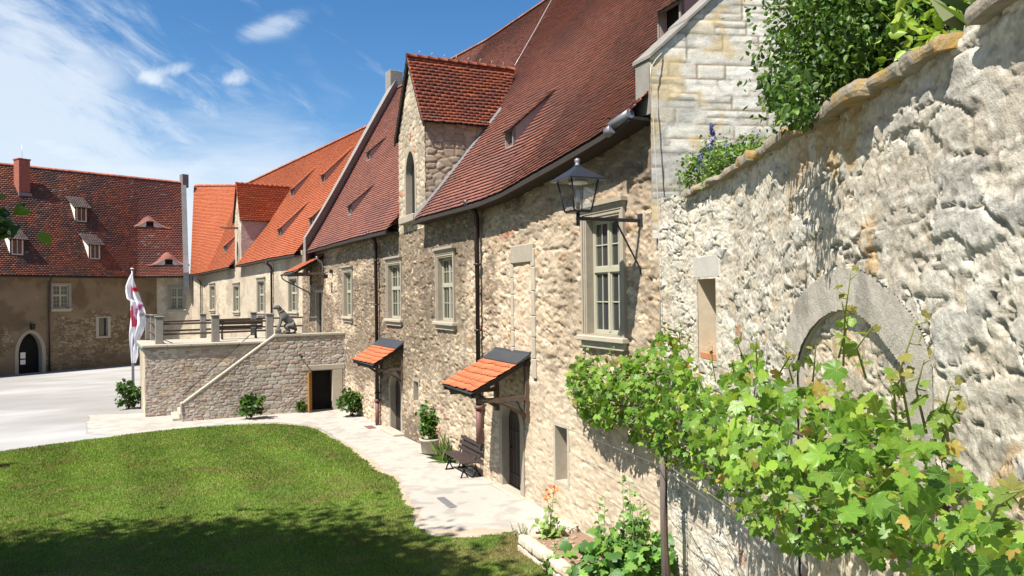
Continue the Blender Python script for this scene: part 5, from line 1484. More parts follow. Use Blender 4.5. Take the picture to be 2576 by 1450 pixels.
# steps between the parapet and the terrace wall
gap = (Qv - Av).dot(an)
m = MB(Qv, ad, -an, (0, 0, 1)); ns_ = 16; z0_ = EYE - 5.12
for i in range(ns_):
    zt_ = z0_ + (PZ - z0_) * (i + 1) / ns_; x_ = -.35 + (sTop + .35) * i / ns_; m.bbox(x_, sTop + .4, .34, gap - .02, zt_ - .2, zt_, .01)
m.build('steps', M['stonelight'], ter)
m = MB(Qv, ad, -an, (0, 0, 1)); m.box(sTop + .1, Lf + .3, .345, gap + .05, PZ - .15, PZ); m.build('landing', M['stonelight'], ter)
# floor slabs of the platform
m = MB(Av, ad, -an, (0, 0, 1))
a = -.12
while a < Lb:
    b = a + random.uniform(.8, 1.2); m.bbox(a, min(b, Lb) - .012, -.14, .55, PZ - .005, PZ + .095, .015); a = b
ed = m.build('edge_slab', M['stonelight'], ter)
m = MB(Av, ad, -an, (0, 0, 1)); m.box(-.10, Lb, -.10, .3, PZ - .10, PZ - .01); m.build('drip_band', M['stonegrey'], ter)
P4 = [Av, Av + sd * 4.5, Av + sd * 4.5 + ad * 8.0, Av + ad * Lb]
m = MB(); m.add([(p.x, p.y, PZ + .085) for p in P4] + [(p.x, p.y, PZ - .1) for p in P4], [(0, 1, 2, 3), (7, 6, 5, 4), (0, 4, 5, 1), (1, 5, 6, 2), (2, 6, 7, 3), (3, 7, 4, 0)]); m.build('platform_floor', M['stonelight'], ter)
m = MB(Av, sd, so, (0, 0, 1)); m.bbox(-.12, 4.6, -.3, .13, PZ - .005, PZ + .09, .015); m.build('edge_slab', M['stonelight'], ter)
m = MB(Av, sd, so, (0, 0, 1)); m.box(-.1, 4.6, -.2, .16, PZ - .07, PZ - .012); m.build('zinc_drip', plain_mat('green_zinc', (.20, .30, .27), .5, .3), ter)
# cellar doorway
m = MB(Qv, ad, -an, (0, 0, 1)); w0, w1_, z0_, z1_ = dr
m.ring(rect(w0 - .02, w1_ + .42, z0_ - .1, z1_ + .0), rect(w0 + .02, w1_, z0_, z1_ - .01), -.03, .36); m.build('door_surround', M['stonelight'], ter)
m = MB(Qv, ad, -an, (0, 0, 1)); m.bbox(w0 - .35, w1_ + .55, -.035, .2, z1_, z1_ + .24, .02); m.build('door_lintel', M['stonelight'], ter)
m = MB(Qv, ad, -an, (0, 0, 1)); m.box(w0 - .1, w1_ + .1, .36, 1.4, z0_, z1_ + .1); m.v and None
m.build('cellar_room', M['dark'], ter)
m = MB(Qv + ad * (w0 + .02), (ad * -.42 + an * .9).normalized(), (0, 0, 1), (0, 0, 1)); m.Y = Vector((0, 0, 1)).cross(m.X)
m.box(0, .52, -.03, .03, z0_ + .06, z1_ - .04)
for i in range(1, 4): m.box(.52 * i / 4 - .008, .52 * i / 4 + .008, .03, .036, z0_ + .08, z1_ - .06)
for zq in (z0_ + .4, z1_ - .4): m.box(.03, .49, -.045, -.03, zq, zq + .09)
dl = m.build('door_leaf', M['ochredoor'], ter)
m = MB(Qv, ad, -an, (0, 0, 1)); x_, z_ = hx(752, 893); m.tube([(x_, -.01, z_), (x_ + .04, -.22, z_ + .03), (x_ + .06, -.30, z_ - .02)], .03, 6); m.tube([(x_ + .06, -.30, z_ - .02), (x_ + .06, -.32, z_ - .12)], .07, 8, .04)
tagp(m.build('door_lamp', M['iron']), 'small black hooded lamp on the terrace wall beside the cellar doorway', 'wall lamp')
m = MB(Qv, ad, -an, (0, 0, 1))
hr = [(.15 + (sTop - .3) * q, gap - .10, EYE - 5.12 + (PZ - EYE + 5.12) * q + .9) for q in np.linspace(0, 1, 6)]
m.tube(hr, .02, 6)
for q in (0, 2, 4, 5): m.tube([hr[q], (hr[q][0], gap, hr[q][2] - .08)], .012, 5)
m.build('handrail', M['iron'], ter)
# railing of stone posts and timber rails
rail = empty('terrace_railing', (Av.x, Av.y, PZ + .095), 'railing of square stone posts joined by dark timber rails round the terrace', 'railing')
ZP = PZ + .09
def post(x, y, w, h=1.18):
    p = at_level(x, y, ZP); m = MB((p.x, p.y, 0), ad, -an, (0, 0, 1)); m.bbox(-w, w, -w, w, ZP - .01, ZP + h, .025); m.bbox(-w - .03, w + .03, -w - .03, w + .03, ZP + h, ZP + h + .06, .015)
    m.build('stone_post', M['stonegrey'], rail); return p
pf = [post(401, 866, .17), post(542, 860, .17), post(678, 853, .17)]
pk = [post(374, 854, .15), post(386, 856, .14), post(511, 850, .15), post(638, 843, .15)]
def rail_(a, b, z, t=.045, off=0):
    d = (b - a); d.z = 0; L_ = d.length; d.normalize(); m = MB((a.x, a.y, 0), d, Vector((-d.y, d.x, 0)), (0, 0, 1)); m.bbox(.12, L_ - .12, off - t * .6, off + t * .6, ZP + z - t, ZP + z + t, .012); m.build('timber_rail', M['beam'], rail)
for z in (.42, .88):
    rail_(pf[0], pf[1], z); rail_(pf[1], pf[2], z); rail_(pk[1], pk[2], z); rail_(pk[2], pk[3], z); rail_(pf[0], pk[0], z)
pe = at_level(776, 838, ZP); 
for z in (.42, .88): rail_(pk[3], pe, z)
m = MB((pe.x, pe.y, 0), ad, -an); m.box(-.03, .03, -.03, .03, ZP - .05, ZP + .95); m.build('timber_post', M['beam'], rail)

# ------------------------------------------------------------------ benches
def bench(loc, rz, label, mats='benchwood'):
    t = empty('park_bench', (0, 0, 0), label, 'bench', 'dark slatted park benches')
    L_ = .80
    for i, (y, z) in enumerate(((.03, .43), (.14, .435), (.25, .43), (.36, .42))):
        m = MB(); m.bbox(-L_, L_, y, y + .09, z - .02, z + .015, .008); m.build('seat_slat', M[mats], t)
    for i, (y, z) in enumerate(((.475, .56), (.515, .69), (.555, .82))):
        m = MB((0, y, z), (1, 0, 0), (0, .95, -.30), (0, .30, .95)); m.bbox(-L_, L_, -.015, .018, -.045, .045, .008); m.build('back_slat', M[mats], t)
    for sg in (-1, 1):
        x = sg * (L_ - .22); m = MB()
        m.tube([(x, .02, .0), (x, .10, .22), (x, .06, .40)], .02, 6); m.tube([(x, .22, .0), (x, .12, .2), (x, .10, .24)], .018, 6)
        m.tube([(x, .0, .01), (x, .24, .01)], .018, 6)
        m.tube([(x, .58, .0), (x, .44, .22), (x, .42, .42), (x, .50, .62), (x, .59, .87)], .02, 6)
        m.tube([(x, .38, .0), (x, .46, .18)], .018, 6); m.tube([(x, .36, .01), (x, .62, .01)], .018, 6)
        m.tube([(x, .04, .40), (x, .22, .40), (x, .43, .41)], .022, 6)
        m.tube([(x, .10, .22)] + [(x, .26 + .15 * math.cos(a), .20 + .10 * math.sin(a)) for a in np.linspace(math.pi, 0, 7)] + [(x, .44, .22)], .016, 6)
        m.build('iron_frame', M['iron'], t)
    return t
def copy_tree(o, parent=None):
    c = o.copy(); scene.collection.objects.link(c); c.parent = parent
    for ch in list(o.children): copy_tree(ch, c)
    return c
b0 = bench((0, 0, 0), 0, 'dark slatted bench with iron legs against the wall by the near downpipe')
f1, f2 = at_ground(1160, 1207), at_ground(1118, 1181)
d, o = wdir(S_C0 + 5); mid = (f1 + f2) / 2
b0.location = mid + Vector((0, 0, .006)); b0.rotation_euler[2] = math.atan2(d.y, d.x) + math.pi     # local +Y toward the wall
b1 = copy_tree(b0); b1['label'] = 'dark slatted bench on the stone terrace behind the railing'
p = at_level(603, 853, ZP); b1.location = (p.x, p.y, ZP); b1.rotation_euler[2] = math.atan2(ad.y, ad.x) + math.pi; b1.scale = (1.35, 1.1, 1.1)
b1.location = b1.location + ad * 0 - an * .55
b2 = copy_tree(b0); b2['label'] = 'dark bench mostly cut off by the left edge of the lawn'
p = at_ground(-28, 1192); b2.location = (p.x - .75, p.y + .1, p.z); b2.rotation_euler[2] = math.radians(35)

# ------------------------------------------------------------------ lantern on its bracket
aw = on_wall(1612, 556, 0, S_C0 - .01, S_M2); sL = max(aw[0], S_C0 + .12); zL = on_wall(1612, 556, 0, S_C0 - .01, S_M2)[1]
d, o = wdir(S_C0 + 1); LA = 1.22
base = W(sL, 0, zL)
lan = empty('wall_lantern', base, 'large grey four-sided glass lantern on an iron bracket at the hall corner', 'lantern')
def lf(): return MB(W(sL), d, o, (0, 0, 1))
m = lf(); m.bbox(-.025, .025, .02, LA + .03, zL - .03, zL + .03, .006); m.bbox(-.06, .06, .0, .035, zL - .10, zL + .12, .008); m.build('bracket_arm', M['lantern'], lan)
zb3 = ww(1618, 682, S_C0 - .5)[1]
m = lf(); m.tube([(0, .50, zL - .02), (0, .03, zb3 + .05), (0, .01, zb3 - .06)], .016, 7); m.build('brace', M['lantern'], lan)
m = lf(); m.tube([(0, LA, zL - .12), (0, LA, zL + .12)], .032, 8); m.build('spigot', M['lantern'], lan)
zl0, zl1 = zL + .12, zL + .62; r0, r1 = .16, .245
cx, cy = 0, LA
def sq(r, z): return [(cx + sx * r, cy + sy * r, z) for sx, sy in ((-1, -1), (1, -1), (1, 1), (-1, 1))]
m = lf(); A_, B_ = sq(r0, zl0), sq(r1, zl1)
for i in range(4): m.tube([A_[i], B_[i]], .014, 6)
for Pq in (A_, B_):
    for i in range(4): m.tube([Pq[i], Pq[(i + 1) % 4]], .013, 6)
m.bbox(cx - r0, cx + r0, cy - r0, cy + r0, zl0 - .03, zl0 + .01, .01); m.build('cage', M['lantern'], lan)
m = lf(); A_, B_ = sq(r0 - .004, zl0 + .01), sq(r1 - .004, zl1 - .01); m.add(A_ + B_, [(i, (i + 1) % 4, (i + 1) % 4 + 4, i + 4) for i in range(4)]); m.build('glass', M['lampglass'], lan)
m = lf(); e0, e1, e2, e3 = sq(r1 + .09, zl1 - .01), sq(r1 + .09, zl1 + .015), sq(.07, zl1 + .21), sq(.05, zl1 + .24)
m.add(e0 + e1 + e2 + e3, [(3, 2, 1, 0)] + [(k * 4 + i, k * 4 + (i + 1) % 4, k * 4 + (i + 1) % 4 + 4, k * 4 + i + 4) for k in range(3) for i in range(4)] + [(12, 13, 14, 15)])
m.build('hood', M['lantern'], lan)
m = lf(); m.lathe([(.045, zl1 + .23), (.045, zl1 + .27), (.03, zl1 + .28), (.05, zl1 + .31), (.045, zl1 + .35), (.01, zl1 + .37)], (cx, cy), 10); m.build('finial', M['zinc'], lan)
m = lf(); m.lathe([(.035, zl0 + .0), (.035, zl0 + .14), (.02, zl0 + .15)], (cx, cy), 8); m.build('lamp_holder', M['lantern'], lan)
m = lf(); m.lathe([(.022, zl0 + .15), (.035, zl0 + .2), (.035, zl0 + .33), (.015, zl0 + .36)], (cx, cy), 10); m.build('bulb', plain_mat('frosted_bulb', (.55, .58, .62), .3), lan)
m = lf(); m.lathe([(.16, zl1 - .05), (.15, zl1 - .02), (.02, zl1 - .01)], (cx, cy), 12); m.build('reflector', M['white'], lan)

# ------------------------------------------------------------------ flagpole and flag
fb = at_ground(335, 1000); fz = fb.z
fp = empty('flagpole', fb, 'tall grey metal flagpole rising from the shrub left of the terrace', 'flagpole')
tp = at_depth(333, 678, fb.y); 
m = MB(fb); H_ = tp.z - fb.z; m.tube([(0, 0, 0), (0, 0, H_)], .075, 10, .05); m.build('pole', plain_mat('grey_aluminium_pole', (.34, .35, .38), .4, .4, namp=.05), fp)
m = MB(fb); m.tube([(0, 0, H_), (0, 0, H_ + .07)], .10, 10, .08); m.build('pole_cap', M['white'], fp)
k_ = fb.y / 1860
L_px = [(687, 0, 0), (700, -7, 5), (722, -17, 10), (740, -17, 16), (752, -15, 20), (759, -4, 22), (770, -4, 28), (790, -4, 34), (810, -3, 33), (830, -3, 30), (850, -3, 22), (875, -2, 17), (895, -2, 17), (913, -1, 12)]
nv_, nh_ = 60, 22; ys = np.linspace(687, 913, nv_); lx = np.interp(ys, [q[0] for q in L_px], [q[1] for q in L_px]); rx_ = np.interp(ys, [q[0] for q in L_px], [q[2] for q in L_px])
V = []; C = []; zt_ = tp.z
for i in range(nv_):
    for j in range(nh_):
        f = j / (nh_ - 1); x = (lx[i] + (rx_[i] - lx[i]) * f) * k_; amp = min(1, (ys[i] - 685) / 30)
        yv = -.10 + amp * (.13 * math.sin(f * 12 + i * .10) + .05 * math.sin(f * 23 - i * .2))
        V.append((fb.x + x, fb.y + yv, zt_ - (ys[i] - 678) * k_))
        X_ = lx[i] + (rx_[i] - lx[i]) * f; c = (.80, .79, .82)
        if 2 < X_ and 723 < ys[i] < 733: c = (.72, .03, .05)
        a_ = X_ - (6 - abs(ys[i] - 790) * .02); 
        if 768 < ys[i] < 824 and 1 < X_ < 5 + 10 * max(0, (ys[i] - 790) / 34): c = (.62, .08, .14) if ys[i] < 824 - 0 else c
        if 764 < ys[i] < 796 and abs((X_ - 13) * 1.15 + (ys[i] - 782)) < 8 and X_ > 8: c = (.42, .12, .28)
        if 788 < ys[i] < 797 and X_ > 20: c = (.40, .38, .40)
        C.append(c)
F = [];
for i in range(nv_ - 1):
    for j in range(nh_ - 1): F += [i * nh_ + j, i * nh_ + j + 1, (i + 1) * nh_ + j + 1, (i + 1) * nh_ + j]
mf = leaf_mat('flag_cloth', .30, rough=.8, spec=.1)
for n_q in mf.node_tree.nodes:
    if n_q.bl_idname == 'ShaderNodeVectorMath': n_q.inputs[1].default_value = (1, 1, 1)
fo = np_mesh('flag', np.array(V), np.array(F), np.full((nv_ - 1) * (nh_ - 1), 4), mf, None, np.array(C), smooth=True, base=(0, 0, 0)); tagp(fo, 'limp white flag with red and purple bands hanging down the pole', 'flag')

# ------------------------------------------------------------------ seated dog statue
def skin(name, verts, edges, rad, mat, parent, frame, sub=2):
    me = bpy.data.meshes.new(name); o, X, Y, Z = frame; base = rootloc(parent)
    me.from_pydata([tuple(o + X * v[0] + Y * v[1] + Z * v[2] - base) for v in verts], edges, []); ob = link_mesh(name, me, mat, parent)
    sk = ob.modifiers.new('Skin', 'SKIN'); sk.use_smooth_shade = True
    if not me.skin_vertices: me.skin_vertices.new(name='')
    for i, r in enumerate(rad):
        r = (r, r) if not isinstance(r, tuple) else r
        me.skin_vertices[0].data[i].radius = r; me.skin_vertices[0].data[i].use_root = (i == 0)
    ss = ob.modifiers.new('Subdivision', 'SUBSURF'); ss.levels = sub; ss.render_levels = sub
    return ob
sp_, sz_ = hx(722, 842); so_ = Qv + ad * sp_ - an * .18; so_ = Vector((so_.x, so_.y, zTop + .10))
dog = empty('dog_statue', so_, 'dark grey stone statue of a seated hound at the head of the stairs', 'statue')
FR = (so_, -ad, -an, Vector((0, 0, 1)))
V = [(-.26, 0, .36), (-.16, 0, .52), (.00, 0, .68), (.12, 0, .82), (.20, 0, .96), (.28, 0, 1.10), (.36, 0, 1.20), (.46, 0, 1.17), (.58, 0, 1.13),
     (.20, .12, .72), (.25, .13, .50), (.32, .13, .30), (.38, .13, .26), (.20, -.12, .72), (.25, -.13, .50), (.32, -.13, .30), (.38, -.13, .26),
     (-.20, .17, .34), (.04, .20, .36), (-.12, .20, .12), (.10, .20, .08), (-.20, -.17, .34), (.04, -.20, .36), (-.12, -.20, .12), (.10, -.20, .08), (-.44, 0, .16), (-.34, .16, .06)]
Ed = [(0, 1), (1, 2), (2, 3), (3, 4), (4, 5), (5, 6), (6, 7), (7, 8), (3, 9), (9, 10), (10, 11), (11, 12), (3, 13), (13, 14), (14, 15), (15, 16), (0, 17), (17, 18), (18, 19), (19, 20), (0, 21), (21, 22), (22, 23), (23, 24), (0, 25), (25, 26)]
Rr = [.20, .20, .19, .18, .14, .12, .125, .10, .055, .085, .055, .045, .05, .085, .055, .045, .05, .15, .11, .06, .05, .15, .11, .06, .05, .05, .03]
M['statue'] = plain_mat('dark_weathered_statue_stone', (.13, .125, .115), .85, namp=.25, nscale=8, bump=.5, bscale=30)
body = skin('body', V, Ed, Rr, M['statue'], dog, FR)
for sg in (-1, 1): skin('ear', [(.33, sg * .08, 1.27), (.30, sg * .12, 1.18), (.31, sg * .12, 1.06)], [(0, 1), (1, 2)], [(.03, .02), (.045, .018), (.02, .012)], M['statue'], dog, FR, 1)
m = MB(so_, -ad, -an, (0, 0, 1)); n = 16; cc = Vector((.22, 0, 1.0)); ax = Vector((.5, 0, .86)).normalized(); s1 = Vector((0, 1, 0)); s2 = ax.cross(s1)
m.tube([tuple(cc + (s1 * math.cos(a) + s2 * math.sin(a)) * .145) for a in np.linspace(0, 2 * math.pi, n)], .018, 6, caps=False); m.build('collar', M['stonegrey'], dog)
m = MB(so_, -ad, -an, (0, 0, 1)); stone_block(m, -.42, .46, -.20, .20, 0, .07, 2.2, .012); stone_block(m, .22, .46, -.17, .17, .05, .24, 5.2, .02, 5, 4); m.build('plinth', M['statue'], dog)
# ------------------------------------------------------------------ leaves
def grape_outline():
    pts = []
    for i in range(0, 37):
        a = -172 + i * 344 / 36
        lob = max(.60 + .40 * math.exp(-((a) / 17) ** 2), .58 + .30 * math.exp(-((abs(a) - 56) / 15) ** 2), .50 + .16 * math.exp(-((abs(a) - 112) / 17) ** 2)) * (1 - .55 * max(0, (abs(a) - 135) / 40) ** 1.5)
        r = lob * (1.06 if i % 2 == 0 else .93); t = math.radians(a); pts.append((r * math.sin(t), r * math.cos(t)))
    return pts
def tmpl(kind):
    """outline in the leaf plane (u across, v along) and fan faces round a centre point"""
    if kind == 'grape':
        o = grape_outline(); P = [(0, .0)] + o; F = [(0, i, i + 1) for i in range(1, len(o))]
        return np.array(P), F, lambda p: -.16 * (p[:, 0] ** 2) + .07 * np.sin(p[:, 1] * 5) * abs(p[:, 0]) - .10 * np.clip(p[:, 1], 0, 2) ** 2
    if kind == 'lobed':
        o = [(.10, -.02), (.42, .0), (.50, .30), (.34, .42), (.46, .66), (.20, .72), (0, 1.0), (-.20, .72), (-.46, .66), (-.34, .42), (-.50, .30), (-.42, 0), (-.10, -.02)]
        P = [(0, .12)] + o; return np.array(P), [(0, i, i + 1) for i in range(1, len(o))], lambda p: -.3 * p[:, 0] ** 2 - .1 * p[:, 1] ** 2
    if kind == 'oval':
        P = [(0, 0), (.26, .22), (.30, .52), (0, 1), (-.30, .52), (-.26, .22)]; return np.array(P), [(0, 1, 2, 3), (0, 3, 4, 5)], lambda p: .18 * abs(p[:, 0]) - .15 * p[:, 1] ** 2
    if kind == 'blade':
        P = [(-.05, 0), (.05, 0), (.045, .5), (0, 1), (-.045, .5)]; return np.array(P), [(0, 1, 2, 3, 4)], lambda p: -.35 * p[:, 1] ** 2
    if kind == 'petal':
        P = [(0, 0), (.4, .3), (.42, .8), (0, 1), (-.42, .8), (-.4, .3)]; return np.array(P), [(0, 1, 2, 3), (0, 3, 4, 5)], lambda p: .25 * p[:, 1] ** 2
def leaf_mesh(name, P, size, kind, col, mat, parent=None, nrm=None, spread=1.0, tip=None, seed=1, colvar=.25, base=None):
    """P: Nx3 stalk points; nrm: mean facing; tip: mean pointing direction"""
    P = np.asarray(P, float); n = len(P); rs = np.random.RandomState(seed)
    T, Fc, zf = tmpl(kind); K = len(T); zz = zf(T)
    N = rs.normal(0, 1, (n, 3)) * spread + (np.array(nrm) if nrm is not None else np.array([0, 0, .6])); N /= np.linalg.norm(N, axis=1, keepdims=True) + 1e-9
    t = rs.normal(0, 1, (n, 3)) * .8 + (np.array(tip) if tip is not None else np.array([0, 0, -.2])); t -= N * np.sum(t * N, 1, keepdims=True); t /= np.linalg.norm(t, axis=1, keepdims=True) + 1e-9
    b = np.cross(N, t); size = np.broadcast_to(np.asarray(size, float), (n,)) * rs.uniform(.75, 1.2, n)
    bend = rs.uniform(.3, 2.8, n)
    V = P[:, None, :] + size[:, None, None] * (T[None, :, 0:1] * b[:, None, :] + T[None, :, 1:2] * t[:, None, :] + (zz[None, :, None] * bend[:, None, None]) * N[:, None, :])
    V = V.reshape(-1, 3); c = (col if np.ndim(col) == 2 else np.repeat(np.array(col)[None], n, 0)) * (1 + rs.uniform(-colvar, colvar, n))[:, None]
    C = np.repeat(c[:, None, :], K, 1).reshape(-1, 3)
    fl = []; cn = []
    Fa = np.concatenate([np.array(f) for f in Fc]); cnts = np.array([len(f) for f in Fc])
    flat = (np.arange(n)[:, None] * K + Fa[None]).ravel(); cnt = np.tile(cnts, n)
    uv = np.tile(T, (n, 1))
    return np_mesh(name, V, flat, cnt, mat, parent, np.clip(C, 0, 1), smooth=True, uv=uv, base=base)
def palette(n, cols, w, seed):
    rs = np.random.RandomState(seed); i = rs.choice(len(cols), n, p=np.array(w) / sum(w)); return np.array(cols, float)[i]
def clump_points(n, c, r, seed, shell=.45, clumps=26, flat=1.0):
    """points gathered in leafy clumps spread through an ellipsoid"""
    rs = np.random.RandomState(seed); cc = rs.normal(0, 1, (clumps, 3)); cc /= np.linalg.norm(cc, axis=1, keepdims=True); cc *= (shell + (1 - shell) * rs.rand(clumps, 1)) * .86
    k = rs.randint(0, clumps, n); p = cc[k] + rs.normal(0, .17, (n, 3)) * rs.uniform(.6, 1.3, (clumps, 1))[k]
    return np.array(c) + p * np.array(r), k
def shrub(name, base, h, r, n, size, kind, cols, w, label, cat, seed, group=None, stems=7, squash=1.0, spread=.9, mat='leaf', tall=0, clumps=22, twig='bark'):
    rt = empty(name, base, label, cat, group); b = Vector(base)
    P, k = clump_points(n, (b.x, b.y, b.z + h * .52), (r, r * squash, h * .52), seed, .35, clumps); P[:, 2] = np.maximum(P[:, 2], b.z + .02)
    out = (P - np.array([b.x, b.y, b.z + h * .3])); out /= np.linalg.norm(out, axis=1, keepdims=True) + 1e-6
    col = palette(n, cols, w, seed + 3)
    leaf_mesh('foliage', P, size, kind, col, M[mat], rt, nrm=None if False else (0, 0, .5), spread=spread, tip=(0, 0, -.15), seed=seed)
    m = MB(); rs = random.Random(seed)
    for i in range(stems):
        q = P[rs.randrange(n)]; m.tube([b + Vector((rs.uniform(-.06, .06), rs.uniform(-.06, .06), 0)), b.lerp(Vector(q), .5) + Vector((0, 0, h * .1)), Vector(q)], max(.008, h * .012), 5, .004)
    m.build('stem', M[twig], rt)
    return rt
GR = [(.045, .095, .018), (.07, .14, .025), (.11, .19, .035), (.03, .06, .014)]
hg = 'leafy shrubs along the terrace foot'
gb = lambda x, y: at_ground(x, y)
def hydr(x, y, h, r, n, seed, label): return shrub('leafy_shrub', gb(x, y), h, r, n, .15, 'lobed', GR, (3, 4, 2, 2), label, 'shrub', seed, hg, 6)
hydr(629, 1056, 1.05, .60, 420, 21, 'round green shrub at the middle of the stair wall')
hydr(757, 1037, .52, .34, 170, 22, 'smallest green shrub just left of the cellar doorway')
hydr(884, 1048, 1.28, .58, 460, 23, 'tall green shrub in the corner right of the cellar doorway')
hydr(323, 1030, 1.45, .68, 560, 24, 'green shrub round the foot of the flagpole')
# potted hydrangea by the bench
pb_ = gb(1083, 1140); d, o = wdir(S_C0 + 7); 
pt = empty('planter', pb_, 'pale round stone planter against the wall between the doorways', 'planter')
m = MB(pb_); m.lathe([(.24, 0), (.27, .03), (.31, .38), (.35, .40), (.35, .46), (.30, .46), (.28, .40), (.05, .38)], (0, 0), 18); m.build('pot', M['stonelight'], pt)
shrub('potted_hydrangea', pb_ + Vector((0, 0, .40)), 1.15, .46, 520, .14, 'oval', [(.04, .10, .015), (.07, .15, .022), (.11, .20, .03)], (3, 4, 2), 'dense green potted shrub with a pale pink bloom by the bench', 'shrub', 31, stems=6, squash=.8)
q = at_depth(1105, 1085, pb_.y - .3); rs_ = np.random.RandomState(3); P = np.array(q) + rs_.normal(0, .055, (60, 3)); leaf_mesh('hydrangea_bloom', P, .06, 'petal', [(.62, .40, .36)] * 60, M['petal'], None, spread=1, seed=4, base=(0, 0, 0))
for ob in scene.objects:
    if ob.name == 'hydrangea_bloom':
        hp = [x for x in scene.objects if x.name == 'potted_hydrangea'][0]; ob.parent = hp; ob.location = -hp.location
def grassy(x, y, n, h, label, seed, base=None):
    b = base or gb(x, y); rt = empty('strap_leaf_plant', b, label, 'plant'); rs = np.random.RandomState(seed)
    P = np.array(b) + rs.normal(0, .07, (n, 3)) * [1, 1, 0]; leaf_mesh('foliage', P, h, 'blade', palette(n, [(.10, .17, .05), (.16, .22, .07), (.20, .23, .12)], (2, 2, 1), seed), M['leaf'], rt, nrm=(0, 0, .1), spread=.8, tip=(0, 0, 1.6), seed=seed); return rt
grassy(1122, 1163, 70, .62, 'spiky strap-leaved plant beside the far end of the bench', 41)

# ------------------------------------------------------------------ raised bed at the foot of the hall
bed = empty('raised_bed', at_ground(1318, 1392), 'low stone-edged raised bed at the foot of the hall in the foreground', 'planter')
c0 = at_ground(1316, 1384); d, o = wdir(S_C0 + 1); bz = c0.z
P0 = Vector((c0.x, c0.y, 0)); back = -o
random.seed(8)
def rowstones(a, b, h0, n, th, seedb):
    dirv = (b - a).normalized(); L_ = (b - a).length; x = 0; out = []
    while x < L_ - .05:
        w_ = min(random.uniform(.14, .5), L_ - x); m = MB(a + dirv * (x + w_ / 2), dirv, Vector((-dirv.y, dirv.x, 0)), (0, 0, 1)); stone_block(m, -w_ / 2, w_ / 2 - .01, -th, th, h0, h0 + random.uniform(.12, .165), seedb + x, .035, 8, 6, False, .6); out.append(m); x += w_
    return out
near_end = P0 - d * 2.3; wallpt = P0 + back * 1.15
mm = MB()
for lay in range(2):
    for a, b in ((P0, near_end), (P0, wallpt)):
        for q_ in rowstones(a, b, bz + lay * .145 - .03, 0, .12, lay * 3.3): mm.add([tuple(v) for v in q_.v], q_.f, True)
M['bedstone'] = plain_mat('cream_bed_stone', (.58, .48, .36), .92, namp=.28, nscale=6, bump=.6, bscale=30)
mm.build('stone_edge', M['bedstone'], bed)
m = MB(); q = [P0 + back * .1, near_end + back * .1, near_end + back * 1.2, wallpt]; m.add([(p.x, p.y, bz + .20) for p in q], [(0, 1, 2, 3)]); m.build('soil', plain_mat('bed_soil', (.26, .17, .11), .98, namp=.35, nscale=14, bump=.9, bscale=30), bed)
m = MB(); rs = random.Random(5)
for i in range(70):
    p = P0 + back * rs.uniform(.2, 1.0) - d * rs.uniform(.1, 2.0); r = rs.uniform(.012, .04); stone_block(m, 0, 0, 0, 0, 0, 0, 1) if False else m.bbox(p.x - r, p.x + r * rs.uniform(.8, 1.6), p.y - r, p.y + r, bz + .19, bz + .20 + r, r * .5)
tagp(m.build('rubble', plain_mat('reddish_rubble', (.34, .24, .18), .95, namp=.3), bed), kind='stuff')

def stalk_plant(name, base, stalks, leafsize, col, w, label, cat, seed, top=None, kind='lobed', dens=10, lean=.12, low=0, group=None):
    """upright stalks with leaves along them; stalks = list of (dx, dy, height)"""
    rt = empty(name, base, label, cat, group); b = Vector(base); rs = random.Random(seed); P = []; S_ = []; m = MB(); T_ = []
    for (dx_, dy_, h_) in stalks:
        a = b + Vector((dx_, dy_, 0)); e = a + Vector((rs.uniform(-lean, lean), rs.uniform(-lean, lean), h_)); mid = a.lerp(e, .5) + Vector((rs.uniform(-.03, .03), rs.uniform(-.03, .03), 0))
        m.tube([a, mid, e], .009, 5, .004); T_.append(e); n = int(dens * h_)
        for i in range(n):
            f = (i + rs.random()) / n; f = f ** .8; p = a.lerp(e, f); g = rs.uniform(0, 6.28); l_ = leafsize * (1.25 - .95 * f); q_ = p + Vector((math.cos(g), math.sin(g), .3)) * l_ * .8
            m.tube([p, q_], .003, 4); P.append(q_); S_.append(l_)
    for i in range(low):
        g = rs.uniform(0, 6.28); rr = rs.uniform(.05, 1.0); p = b + Vector((math.cos(g) * rr * low_r[0], math.sin(g) * rr * low_r[1], rs.uniform(.05, low_r[2]))); P.append(p); S_.append(leafsize * rs.uniform(.7, 1.3))
    m.build('stalk', M['stem'], rt); n = len(P)
    leaf_mesh('foliage', np.array(P), np.array(S_), kind, palette(n, col, w, seed), M['vine'] if kind == 'grape' else M['leaf'], rt, nrm=(-.25, -.35, .8), spread=.45, tip=(0, 0, -.3), seed=seed)
    return rt, T_
MALL = [(.09, .20, .04), (.15, .28, .05), (.06, .14, .03), (.21, .33, .05)]
low_r = (.55, .55, .55)
pm = P0 - d * 1.55 + back * .62; pm.z = bz + .3
pm = at_ground(1560, 1560); rs = random.Random(9)
pm = Vector((W(S_C0 - .2).x - .75, 11.55, gz(1.6, 11.6)))
stk = [(rs.uniform(-.42, .38), rs.uniform(-.25, .35), rs.uniform(.9, 1.5)) for _ in range(13)] + [(.22, .1, 1.75), (.05, .2, 1.8), (-.3, .25, 1.35), (.35, .0, 1.5)]
low_r = (.85, .6, .8)
stalk_plant('mallow', pm, stk, .18, MALL, (4, 3, 3, 1), 'big clump of tall green mallow at the bottom beside the raised bed', 'plant', 51, dens=13, low=330)
ph = P0 + back * .45 - d * .12; ph.z = bz + .18; low_r = (.26, .22, .28)
_, tops = stalk_plant('hollyhock', ph, [(0, 0, .95), (.08, .02, .80), (-.05, .05, .62), (.13, .0, .62), (.2, .05, .45)], .10, [(.18, .28, .07), (.24, .33, .09)], (1, 1), 'slim hollyhock with orange flowers at the corner of the raised bed', 'flower', 52, dens=16, low=36)
